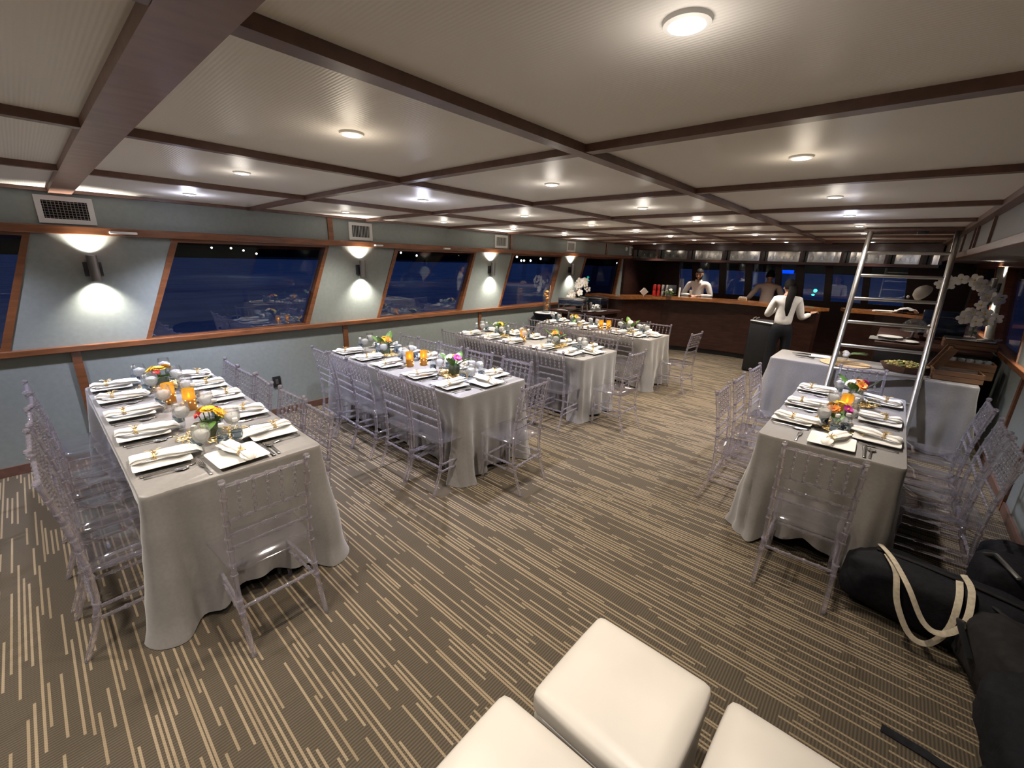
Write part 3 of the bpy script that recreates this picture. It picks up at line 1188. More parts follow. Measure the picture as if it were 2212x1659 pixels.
CH_X = [-4.22, -3.84, -3.48, -2.98, -2.58]
CHAIRS = []     # x, y, rz, table, place words
for tname, ynear, yfar in (('T1', 0.10, 0.83), ('T2', 2.08, 2.75), ('T3', 3.82, 4.58), ('T4', 5.62, 6.40)):
    for side, yy, rz in (('near side', ynear, 0.0), ('far side', yfar, PI)):
        for i, x in enumerate(CH_X):
            CHAIRS.append((x, yy, rz, tname, '%s from the windows, %s' % (ORD[i], side), i))
rj = random.Random(11)
fix = {('T1', 'near side'): [-4.25, -3.86, -3.47, -3.02, -2.60], ('T1', 'far side'): [-4.17, -3.79, -3.47, -2.96, -2.54], ('T2', 'near side'): [-4.19, -3.83, -3.48, -2.95, -2.58], ('T2', 'far side'): [-4.31, -3.92, -3.53, -3.08, -2.57],
       ('T3', 'near side'): [-4.24, -3.84, -3.48, -3.07, -2.65], ('T3', 'far side'): [-4.34, -3.88, -3.55, -3.0, -2.66], ('T4', 'near side'): [-4.22, -3.83, -3.53, -3.09, -2.73], ('T4', 'far side'): [-4.30, -3.93, -3.55, -3.10, -2.71]}
for (x, y, rz, tn, words, i) in CHAIRS:
    side = 'near side' if 'near side' in words else 'far side'
    x = fix[(tn, side)][i]
    chair((x, y + rj.uniform(-0.015, 0.015), 0), rz + rj.uniform(-0.05, 0.05), 'clear acrylic chair, %s of the %s' % (words, TNAME[tn]), 'clear acrylic chairs')
for tn, x, y, rz in (('T1', -2.155, 0.55, PI / 2 + 0.02), ('T2', -2.175, 2.48, PI / 2 + 0.06), ('T3', -2.17, 4.26, PI / 2 - 0.05), ('T4', -2.20, 6.16, PI / 2 - 0.06)):
    chair((x, y, 0), rz, 'clear acrylic chair at the aisle end of the ' + TNAME[tn], 'clear acrylic chairs')
for i, y in enumerate((3.52, 3.98, 4.52)):
    chair((-0.63, y, 0), -PI / 2 + rj.uniform(-0.04, 0.04), 'clear acrylic chair, %s on the aisle side of the ladder table' % ORD[i], 'clear acrylic chairs')
for i, y in enumerate((3.50, 3.97, 4.55)):
    chair((0.46, y, 0), PI / 2 + rj.uniform(-0.04, 0.04), 'clear acrylic chair, %s on the wall side of the ladder table' % ORD[i], 'clear acrylic chairs')
chair((-0.115, 2.83, 0), 0.03, 'clear acrylic chair at the near end of the ladder table', 'clear acrylic chairs')
chair((-0.06, 5.06, 0), PI + 0.12, 'clear acrylic chair at the far end of the ladder table', 'clear acrylic chairs')


# ------------------------------------------------------------------ tableware
def make_plate():
    b = MB()
    def pf(u, v):
        a = 2 * PI * u
        e = 22.0
        q = 1 / ((abs(math.cos(a)) ** e + abs(math.sin(a)) ** e) ** (1 / e))
        k, z = [(0.0, 0.002), (0.50, 0.002), (0.62, 0.0), (0.70, 0.004), (0.97, 0.018), (1.0, 0.021), (0.985, 0.0235), (0.93, 0.0215), (0.70, 0.0085), (0.60, 0.0065), (0.0, 0.0065)][int(round(v * 10))]
        return (0.122 * q * k * math.cos(a), 0.122 * q * k * math.sin(a), z)
    b.grid(pf, 80, 11, True)
    bmesh.ops.remove_doubles(b.bm, verts=b.bm.verts[:], dist=1e-5)
    return tag(b.build('dinner_plate', M['ceramic']), '', 'plate')


def make_napkin(seed):
    rnd = random.Random(seed)
    t = thing('napkin', '', 'napkin')
    b = MB()
    ring_at = 0.30 + 0.12 * rnd.random()
    L = 0.30
    bend = rnd.uniform(-0.02, 0.02)
    npl = rnd.choice((5, 6, 7))
    p1 = rnd.uniform(0, 6)

    def nf(u, v):
        a = 2 * PI * u
        y = -0.125 + L * v
        d = (v - ring_at)
        w = 0.012 + (0.030 * min(1, abs(d) / 0.28) ** 0.8 if d > 0 else 0.022 * min(1, abs(d) / 0.25) ** 0.8)
        h = 0.011 + 0.007 * min(1, abs(d) / 0.2)
        if v < 0.06:
            w *= 0.55 + 0.45 * v / 0.06
            h *= 0.3 + 0.7 * v / 0.06
        if v > 0.93:
            h *= max(0.12, (1 - v) / 0.07)
            w *= 1.0 - 0.35 * (v - 0.93) / 0.07
        pl = 1 + 0.20 * math.cos(npl * a + p1 + 2.0 * v) * min(1, abs(d) / 0.1 + 0.25)
        x = w * pl * math.cos(a) + bend * math.sin(PI * v) + 0.004 * noise.noise(Vector((v * 9, u * 4, seed)))
        z = h * pl * math.sin(a) + h + 0.012
        return (x, y, max(0.0, z))
    vs = b.grid(nf, 28, 26, True)
    b._f(vs[0][::-1])
    b._f(vs[-1])
    b.build('folded_cloth', M['napkin'], t, angle=70)
    b = MB()
    yr = -0.125 + L * ring_at
    xr = bend * math.sin(PI * ring_at)
    for k in range(4):
        pts = []
        for i in range(13):
            a = 2 * PI * i / 12
            pts.append((xr + 0.021 * math.cos(a), yr + (k - 1.5) * 0.005 + 0.004 * math.sin(3 * a + k), 0.026 + 0.019 * math.sin(a)))
        b.tube(pts, 0.0016, 5, cap=False)
    for k in range(9):
        a = rnd.uniform(0, 2 * PI)
        p0 = Vector((xr, yr, 0.044))
        p1_ = p0 + Vector((0.035 * math.cos(a), 0.035 * math.sin(a), rnd.uniform(0.002, 0.022)))
        b.tube([p0, p0.lerp(p1_, 0.5) + Vector((0, 0, 0.008)), p1_], [0.0018, 0.0014, 0.0008], 4)
    b.build('napkin_ring', M['gold'], t)
    return t


def cutlery(kind):
    b = MB()
    z = 0.003
    if kind == 'knife':
        b.grid(lambda u, v: ((0.0085 * (2 * u - 1)) * (1 if v < 0.45 else 0.9 + 0.6 * math.sin(PI * (v - 0.45) / 0.62)) * (0.35 if v > 0.98 else 1), -0.11 + 0.225 * v, z + 0.0025 * math.sin(PI * u)), 5, 20)
    elif kind == 'spoon':
        def sf(u, v):
            w = 0.0045 + 0.003 * max(0, 1 - v / 0.25)
            if v > 0.66:
                q = (v - 0.66) / 0.34
                w = 0.005 + 0.016 * math.sin(PI * min(1, q * 0.97 + 0.02)) ** 0.7
            zz = z + 0.006 * math.sin(PI * v) - (0.004 * math.sin(PI * u) if v > 0.7 else 0) + 0.002
            return (w * (2 * u - 1), -0.09 + 0.18 * v, zz)
        b.grid(sf, 7, 26)
    else:
        def ff(u, v):
            w = 0.004 + 0.003 * max(0, 1 - v / 0.25)
            if v > 0.62:
                w = min(0.0125, 0.004 + 0.05 * (v - 0.62))
            return (w * (2 * u - 1), -0.10 + 0.155 * v, z + 0.006 * math.sin(PI * v))
        b.grid(ff, 5, 20)
        for k in range(4):
            x = -0.0105 + 0.007 * k
            b.tube([(x, 0.052, z + 0.001), (x, 0.075, z + 0.003), (x, 0.096, z + 0.006)], [0.0022, 0.0019, 0.0009], 5)
    o = b.build(kind, M['steel'])
    sm = o.modifiers.new('thickness', 'SOLIDIFY')
    sm.thickness = 0.0016
    return tag(o, '', kind)


def make_goblet():
    t = thing('water_goblet', '', 'glass')
    b = MB()
    prof = [(0.001, 0.002), (0.034, 0.001), (0.035, 0.003), (0.012, 0.008), (0.0048, 0.014), (0.0042, 0.05), (0.005, 0.072), (0.012, 0.080), (0.030, 0.092), (0.040, 0.110), (0.0435, 0.132), (0.042, 0.156), (0.0375, 0.182),
            (0.0362, 0.182), (0.0405, 0.156), (0.042, 0.132), (0.0385, 0.111), (0.029, 0.094), (0.010, 0.083), (0.001, 0.081)]
    b.lathe(prof, 20, cap0=True, cap1=True)
    b.build('goblet', M['stemware'], t, angle=60)
    b = MB()

    def icef(u, v):
        a = 2 * PI * u
        prof_z = [0.084, 0.092, 0.108, 0.124, 0.138, 0.148, 0.152]
        prof_r = [0.004, 0.026, 0.0365, 0.0395, 0.037, 0.026, 0.0]
        k = int(round(v * 6))
        n = noise.noise(Vector((2.2 * math.cos(a), 2.2 * math.sin(a), k * 1.1)))
        r = prof_r[k] * (1 - 0.10 * abs(n))
        return (r * math.cos(a), r * math.sin(a), prof_z[k] + (0.010 * n if k > 3 else 0))
    b.grid(icef, 20, 7, True)
    b.build('ice', M['ice'], t, angle=60)
    return t


def make_bottle():
    t = thing('water_bottle', '', 'bottle')
    b = MB()
    b.lathe([(0.001, 0.001), (0.026, 0.0), (0.0295, 0.004), (0.030, 0.03), (0.0285, 0.035), (0.0285, 0.075), (0.030, 0.08), (0.0295, 0.092), (0.022, 0.112), (0.0135, 0.124), (0.0125, 0.132), (0.012, 0.138)], 20, cap1=True)
    b.build('body', M['bottle'], t)
    b = MB()
    b.lathe([(0.0145, 0.131), (0.0148, 0.133), (0.0146, 0.146), (0.013, 0.149), (0.001, 0.149)], 16)
    b.build('cap', M['white'], t)
    b = MB()
    nu, nv = 36, 9
    vs = [[b.bm.verts.new((0.0292 * math.cos(2 * PI * i / nu), 0.0292 * math.sin(2 * PI * i / nu), 0.036 + 0.038 * j / (nv - 1))) for i in range(nu)] for j in range(nv)]
    for j in range(nv - 1):
        for i in range(nu):
            u = ((i % 18) - 9) / 4.5
            v = (j - 3.5) / 3.0
            e = u * u + v * v
            b.mi = 2 if 0.75 < e < 1.35 else (1 if (e <= 0.75 or j in (0, 7)) else 0)
            b._f((vs[j][i], vs[j][(i + 1) % nu], vs[j + 1][(i + 1) % nu], vs[j + 1][i]))
    b.build('paper_label', [M['labelblue'], M['labelnavy'], M['labelpale']], t)
    return t


plate = Maker(make_plate)
napkins = [Maker(lambda s=s: make_napkin(s)) for s in (1, 2, 3, 4)]
fork, knife, spoon = (Maker(lambda k=k: cutlery(k)) for k in ('fork', 'knife', 'spoon'))
goblet, bottle = Maker(make_goblet), Maker(make_bottle)
rs = random.Random(21)
# seats that also have a bottle in the photograph
SETTINGS = []


def setting(x, y, rz, words, tn, i, gl=True, bo=True, spread=1.0):
    tbl = TNAME[tn]
    z = TH + 0.003
    m = Matrix.Rotation(rz, 3, 'Z')

    def at(dx, dy, dz=0.0):
        v = m @ Vector((dx, dy, 0))
        return (x + v.x, y + v.y, z + dz)
    def lab(what):
        return '%s, %s, %s' % (what, words, tbl)
    jr = rz + rs.uniform(-0.07, 0.07)
    plate(at(0, 0), jr, lab('square white plate'), 'square white plates')
    napkins[rs.randrange(4)](at(0.01, 0.0, 0.010), jr + rs.uniform(-0.45, 0.25), lab('gold-ringed white napkin'), 'napkins in gold rings')
    s = 0.152 * spread
    fork(at(-s, -0.01), rz + rs.uniform(-0.05, 0.05), lab('steel fork'), 'steel forks')
    knife(at(s - 0.008, 0.0), rz + rs.uniform(-0.05, 0.05), lab('steel knife'), 'steel knives')
    spoon(at(s + 0.022, -0.01), rz + rs.uniform(-0.05, 0.05), lab('steel spoon'), 'steel spoons')
    if gl:
        goblet(at(0.085 + rs.uniform(-0.02, 0.02), 0.175 + rs.uniform(-0.012, 0.012)), rs.uniform(0, 6), lab('stemmed glass of ice'), 'stemmed water glasses')
    if bo:
        bottle(at(-0.015 + rs.uniform(-0.02, 0.02), 0.168 + rs.uniform(-0.012, 0.012)), rs.uniform(0, 6), lab('blue-labelled water bottle'), 'small water bottles')


PX = {('T1', 0): [-4.46, -4.08, -3.62, -3.17, -2.68], ('T1', 1): [-4.42, -4.02, -3.62, -3.15, -2.68]}
for tn in ('T1', 'T2', 'T3', 'T4'):
    X0, X1, Y0, Y1 = TABLES[tn]
    for si, (side, yy, rz) in enumerate((('near side', Y0 + 0.145, 0.0), ('far side', Y1 - 0.145, PI))):
        xs = PX.get((tn, si)) or [X0 + 0.17, X0 + 0.57, X0 + 0.97, X0 + 1.50, X1 - 0.30]
        for i, x in enumerate(xs):
            setting(x, yy, rz, '%s from the windows, %s' % (ORD[i], side), tn, i)
    setting(X1 - 0.145, (Y0 + Y1) / 2 + 0.02, PI / 2, 'at the aisle end', tn, 9, gl=(tn != 'T1'), bo=True)
for i, y in enumerate((3.53, 4.02, 4.57)):
    setting(-0.365, y, -PI / 2, '%s on the aisle side' % ORD[i], 'T5', i)
for i, y in enumerate((3.50, 3.97, 4.55)):
    setting(0.105, y, PI / 2, '%s on the wall side' % ORD[i], 'T5', i)
setting(-0.11, 3.215, 0.0, 'at the near end', 'T5', 9, gl=False, spread=1.15)


# ------------------------------------------------------------------ centrepieces
def gerbera(b, c, r, tilt, col, rnd):
    """Petal ring pointing along TILT; returns nothing, fills B."""
    q = Vector(tilt).normalized().to_track_quat('Z', 'X').to_matrix()
    c = Vector(c)
    for ring, (n, k, up) in enumerate(((15, 1.0, 0.10), (12, 0.75, 0.28))):
        for i in range(n):
            a = 2 * PI * (i + 0.5 * ring) / n + rnd.uniform(-0.05, 0.05)
            d = Vector((math.cos(a), math.sin(a), 0))
            s = Vector((-math.sin(a), math.cos(a), 0))
            pts = []
            for f, w, h in ((0.18, 0.05, 0.0), (0.6, 0.15, up * 0.6), (0.88, 0.12, up), (1.0, 0.02, up * 0.9)):
                p = d * (r * k * f) + Vector((0, 0, h * r + 0.004 * ring))
                pts.append((p - s * w * r, p + s * w * r))
            prev = None
            for l, rr in pts:
                v0, v1 = b.bm.verts.new(c + q @ l), b.bm.verts.new(c + q @ rr)
                if prev:
                    b._f((prev[0], prev[1], v1, v0))
                prev = (v0, v1)


def make_vase(seed, cols, tall=False, clear=False):
    rnd = random.Random(seed)
    t = thing('flower_vase', '', 'flower arrangement')
    h = 0.105
    b = MB()
    b.lathe([(0.046, 0.0), (0.048, 0.004), (0.048, h), (0.0455, h), (0.0455, 0.006), (0.001, 0.006)], 24, sq=6.0)
    b.build('vase', M['glass'], t)
    if not clear:
        b = MB()
        b.lathe([(0.042, 0.008), (0.043, 0.012), (0.043, h - 0.008), (0.03, h - 0.004), (0.001, h - 0.002)], 20, sq=5.0)
        b.build('leaf_lining', M['darkgreen'], t)
    n = len(cols)
    for i, col in enumerate(cols):
        a = 2 * PI * i / n + seed
        rad = 0.0 if (i == n - 1 and n > 3) else 0.055
        c = Vector((rad * math.cos(a), rad * math.sin(a), h + (0.045 if rad else 0.062) + (0.02 if tall else 0.0) + rnd.uniform(-0.008, 0.008)))
        tilt = Vector((math.cos(a) * (0.9 if rad else 0.1), math.sin(a) * (0.9 if rad else 0.1), 1.0))
        r = rnd.uniform(0.038, 0.046) if col != 'red' else 0.026
        b = MB()
        b.mi = 0
        gerbera(b, c, r, tilt, col, rnd)
        f = b.build('flower', M[col], t)
        b = MB()
        b.ball(c + tilt.normalized() * 0.006, r * 0.22, 8, (1, 1, 0.5), tilt.normalized().to_track_quat('Z', 'X').to_matrix())
        b.build('flower_centre', M['orange'] if col != 'orange' else M['red'], f)
        b = MB()
        b.tube([(c.x * 0.2, c.y * 0.2, 0.02), (c.x * 0.6, c.y * 0.6, h * 0.7), c - tilt * 0.004], 0.0028, 5)
        b.build('stem', M['green'], f)
    for i in range(4 if tall else 3):
        a = seed * 1.7 + 2 * PI * i / (4 if tall else 3)
        ln = rnd.uniform(0.12, 0.15) * (1.15 if tall else 0.85)
        b = MB()
        up = rnd.uniform(0.55, 0.95) * (1.25 if tall else 0.75)
        d = Vector((math.cos(a), math.sin(a), 0))
        s = Vector((-math.sin(a), math.cos(a), 0))

        def lf(u, v):
            w = 0.040 * math.sin(PI * min(1, v * 0.98 + 0.01)) ** 0.8
            p = d * (0.02 + ln * v * 0.8) + Vector((0, 0, h - 0.02 + ln * up * v - 0.10 * v * v * (0.4 if tall else 1.0)))
            return p + s * w * (2 * u - 1) + Vector((0, 0, 0.012 * abs(2 * u - 1)))
        b.grid(lf, 5, 12)
        b.build('leaf', M['green'], t)
    return t


def make_candle():
    t = thing('candle_holder', '', 'candle')
    b = MB()
    b.lathe([(0.036, 0.0), (0.037, 0.003), (0.037, 0.15), (0.0345, 0.15), (0.0345, 0.005), (0.001, 0.005)], 24)
    rnd = random.Random(2)
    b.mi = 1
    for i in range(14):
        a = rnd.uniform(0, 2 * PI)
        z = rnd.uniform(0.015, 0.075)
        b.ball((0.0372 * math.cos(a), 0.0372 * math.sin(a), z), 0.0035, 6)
    b.build('amber_glass', [M['amber'], M['pierced_glow']], t)
    b = MB()
    b.lathe([(0.030, 0.007), (0.030, 0.078), (0.026, 0.082), (0.001, 0.080)], 16)
    b.build('candle', M['wax'], t)
    b = MB()
    b.lathe([(0.001, 0.083), (0.006, 0.09), (0.008, 0.099), (0.005, 0.113), (0.0005, 0.126)], 10)
    b.build('flame', M['flame'], t)
    return t


def make_garland(seed=4):
    rnd = random.Random(seed)
    b = MB()
    for k in range(72):
        a0 = rnd.uniform(0, 2 * PI)
        R = rnd.uniform(0.075, 0.165)
        c = Vector((R * math.cos(a0), R * math.sin(a0) * 0.85, rnd.uniform(0.008, 0.018)))
        r = rnd.uniform(0.016, 0.034)
        tl = rnd.uniform(-0.35, 0.35)
        pts = []
        for i in range(13):
            a = 2 * PI * i / 12
            pts.append(c + Vector((r * math.cos(a), r * 0.8 * math.sin(a), max(-c.z + 0.003, 0.5 * r * tl * math.sin(a + k)))))
        b.tube(pts, 0.0024, 4, cap=False)
    for k in range(90):
        a = rnd.uniform(0, 2 * PI)
        R = rnd.uniform(0.06, 0.19)
        b.ball((R * math.cos(a), R * math.sin(a) * 0.85, rnd.uniform(0.006, 0.034)), 0.0048, 6)
    return tag(b.build('gold_garland', M['gold']), '', 'table decoration')


def make_tumbler():
    b = MB()
    b.lathe([(0.026, 0), (0.028, 0.003), (0.031, 0.07), (0.0295, 0.07), (0.0265, 0.006), (0.001, 0.006)], 18)
    return tag(b.build('tea_light_glass', M['glass']), '', 'glass')


garland, candle, tumbler = Maker(make_garland), Maker(make_candle), Maker(make_tumbler)
ZT = TH + 0.003
VASES = [('T1', -2.86, 0.57, 1, ['yellow', 'magenta', 'yellow', 'red', 'yellow'], False, False, 'yellow and magenta flowers in a low vase, aisle half'),
         ('T1', -4.20, 0.57, 2, ['yellow', 'orange', 'yellow', 'red', 'yellow'], False, False, 'yellow and orange flowers in a low vase, window half'),
         ('T2', -2.95, 2.53, 3, ['yellow', 'petalwhite', 'magenta', 'yellow'], True, False, 'tall leafy vase with yellow, white and magenta flowers, aisle half'),
         ('T2', -4.12, 2.53, 4, ['yellow', 'yellow', 'orange', 'yellow', 'yellow'], True, False, 'bushy yellow flowers in a vase, window half'),
         ('T3', -3.15, 4.42, 5, ['orange', 'orange', 'yellow'], True, True, 'orange flowers with green leaves in a clear vase, aisle half'),
         ('T3', -4.15, 4.40, 6, ['yellow', 'yellow', 'petalwhite'], True, False, 'leafy vase with yellow blooms, window half'),
         ('T4', -3.00, 6.20, 7, ['magenta', 'yellow', 'petalwhite'], True, True, 'pink and yellow flowers with one broad leaf, aisle half'),
         ('T4', -4.05, 6.20, 8, ['yellow', 'yellow', 'yellow'], False, True, 'lime yellow flowers, window half'),
         ('T5', -0.13, 3.58, 9, ['yellow', 'orange', 'magenta', 'yellow'], False, True, 'yellow and orange flowers in a clear vase, near half'),
         ('T5', -0.08, 4.38, 10, ['petalwhite', 'orange', 'magenta', 'orange'], True, False, 'leafy vase with orange and white flowers, far half')]
for tn, x, y, seed, cols, tall, clear, lab in VASES:
    v = make_vase(seed, cols, tall, clear)
    v.location = (x, y, ZT)
    v['label'] = lab + ' of the ' + TNAME[tn]
    v['group'] = 'flower vases'
    garland((x, y, ZT), seed, 'gold wire garland around the vase, %s of the %s' % ('aisle half' if 'aisle half' in lab else 'window half' if 'window half' in lab else 'near half' if 'near half' in lab else 'far half', TNAME[tn]), 'gold wire garlands')
CAND = [('T1', -3.73, 0.53, 'nearer the windows'), ('T1', -3.49, 0.60, 'nearer the aisle'), ('T2', -3.50, 2.42, 'on the near side'), ('T2', -3.46, 2.56, 'on the far side'),
        ('T3', -3.66, 4.36, 'alone'), ('T4', -3.50, 6.15, 'nearer the windows'), ('T4', -3.40, 6.22, 'nearer the aisle'), ('T5', -0.11, 4.02, 'alone')]
for tn, x, y, w in CAND:
    c = candle((x, y, ZT), random.random() * 6, 'lit amber glass candle, %s at the middle of the %s' % (w, TNAME[tn]), 'amber candles')
    point('candle_glow', (x, y, ZT + 0.11), 0.20, (1.0, 0.72, 0.32), 0.01)
for tn, x, y in (('T2', -3.33, 2.60), ('T1', -2.72, 0.70)):
    tumbler((x, y, ZT), 0, 'small clear tea light glass in the middle of the ' + TNAME[tn], 'tea light glasses')


# ------------------------------------------------------------------ white leather ottomans
def make_ottoman():
    t = thing('leather_ottoman', '', 'ottoman')
    S = 0.228

    def rounded(b, z0, z1, s, rr, bulge):
        g = bmesh.ops.create_cube(b.bm, size=2.0)
        bmesh.ops.subdivide_edges(b.bm, edges=list({e for v in g['verts'] for e in v.link_edges}), cuts=14, use_grid_fill=True)
        hz = (z1 - z0) / 2
        for v in b.bm.verts:
            p = v.co.copy()
            q = Vector((p.x * s, p.y * s, p.z * hz))
            inner = Vector((max(-s + rr, min(s - rr, q.x)), max(-s + rr, min(s - rr, q.y)), max(-hz + rr, min(hz - rr, q.z))))
            d = q - inner
            if d.length > 1e-9:
                q = inner + d.normalized() * rr
            if bulge:
                q.z += bulge * (1 - (p.x) ** 2) * (1 - (p.y) ** 2) * (1 if p.z > 0 else 0)
                q.x += bulge * 0.5 * (1 - p.y ** 2) * (1 - p.z ** 2) * (1 if p.x > 0.99 else -1 if p.x < -0.99 else 0)
                q.y += bulge * 0.5 * (1 - p.x ** 2) * (1 - p.z ** 2) * (1 if p.y > 0.99 else -1 if p.y < -0.99 else 0)
            v.co = q + Vector((0, 0, (z0 + z1) / 2))
    b = MB()
    rounded(b, 0.33, 0.425, S, 0.026, 0.012)
    b.build('cushion', M['leather'], t, angle=80)
    b = MB()
    rounded(b, 0.02, 0.345, S - 0.006, 0.018, 0)
    b.build('base', M['leather'], t, angle=80)
    b = MB()
    n = 60
    pts = []
    for i in range(n + 1):
        a = 2 * PI * i / n
        q = 1 / ((abs(math.cos(a)) ** 12 + abs(math.sin(a)) ** 12) ** (1 / 12))
        pts.append((S * 0.992 * q * math.cos(a), S * 0.992 * q * math.sin(a), 0.342))
    b.tube(pts, 0.005, 6, cap=False)
    b.build('piping', M['leather'], t)
    for sx in (-1, 1):
        for sy in (-1, 1):
            b = MB()
            b.tube([(sx * 0.17, sy * 0.17, 0), (sx * 0.17, sy * 0.17, 0.03)], 0.02)
            b.build('foot', M['black'], t)
    return t


ottoman = Maker(make_ottoman)
ottoman((-0.415, 1.105, 0), 0, 'square white leather ottoman at the corner, between the other two', 'white leather ottomans')
ottoman((-0.48, 0.60, 0), 0.03, 'square white leather ottoman lower left of the corner one', 'white leather ottomans')
ottoman((0.095, 1.105, 0), 0, 'square white leather ottoman lower right of the corner one', 'white leather ottomans')


# ------------------------------------------------------------------ ladder and hatch
def build_ladder():
    th, lean, w = 0.158, 0.517, 0.7356
    base = Vector((-0.0052, 5.477, 0))
    t = thing('metal_ladder', 'aluminium ladder leaning up to the ceiling hatch, behind the set table', 'ladder', base)
    ex = Vector((math.cos(th), math.sin(th), 0))
    for s in (-1, 1):
        b = MB()
        p0, p1 = ex * s * w / 2, ex * s * w / 2 + Vector((0, lean * 2.27, 2.27))
        b.tube([p0, p0.lerp(p1, 0.5), p1], 0.028, 14)
        b.build('rail', M['chrome'], t)
        b = MB()
        b.tube([p0 - Vector((0, 0, 0.0)), p0 + (p1 - p0).normalized() * 0.06], 0.033, 14)
        b.build('rubber_foot', M['black'], t)
    for k in range(8):
        z = 0.265 + 0.25 * k
        c = Vector((0, lean * z, z))
        b = MB()
        b.tube([c - ex * (w / 2), c + ex * (w / 2)], 0.0175, 12)
        b.build('rung', M['chrome'], t)


build_ladder()


def build_hatch():
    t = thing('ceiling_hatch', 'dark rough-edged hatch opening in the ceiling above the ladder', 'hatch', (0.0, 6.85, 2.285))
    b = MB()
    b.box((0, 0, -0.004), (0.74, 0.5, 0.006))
    b.build('opening', M['recess_shade'], t, smooth=False)  # thin black sheet under the ceiling, painted as the dark hollow
    b = MB()
    for (x, y, sx, sy) in ((0, 0.27, 0.86, 0.05), (0, -0.27, 0.86, 0.05), (0.40, 0, 0.05, 0.5), (-0.40, 0, 0.05, 0.5)):
        b.box((x, y, -0.02), (sx, sy, 0.035), bevel=0.006)
    b.build('frame', M['beam'], t)
    b = MB()
    b.box((0.08, -0.08, -0.03), (0.10, 0.08, 0.05), bevel=0.008)
    b.build('latch', M['black'], t)


build_hatch()


# ------------------------------------------------------------------ bar
def path_strip(b, pts, inset, z0, z1, depth):
    """A band along the plan polyline PTS (front edge), DEPTH towards the back."""
    P = [Vector((p[0], p[1], 0)) for p in pts]
    n = len(P)
    fr, bk = [], []
    for i in range(n):
        d = (P[min(i + 1, n - 1)] - P[max(i - 1, 0)]).normalized()
        nor = Vector((-d.y, d.x, 0))
        fr.append(P[i] + nor * inset)
        bk.append(P[i] + nor * (inset + depth))
    for i in range(n - 1):
        b.prism([fr[i] + Vector((0, 0, z0)), fr[i + 1] + Vector((0, 0, z0)), bk[i + 1] + Vector((0, 0, z0)), bk[i] + Vector((0, 0, z0))], (0, 0, z1 - z0))


def smooth_path(pts, n=6):
    out = []
    P = [Vector((p[0], p[1], 0)) for p in pts]
    for i in range(len(P) - 1):
        p0, p1, p2, p3 = P[max(i - 1, 0)], P[i], P[i + 1], P[min(i + 2, len(P) - 1)]
        for k in range(n):
            t = k / n
            out.append(0.5 * ((2 * p1) + (p2 - p0) * t + (2 * p0 - 5 * p1 + 4 * p2 - p3) * t * t + (3 * p1 - p0 - 3 * p2 + p3) * t ** 3))
    out.append(P[-1])
    return [(p.x, p.y) for p in out]


BAR_Z = 1.155


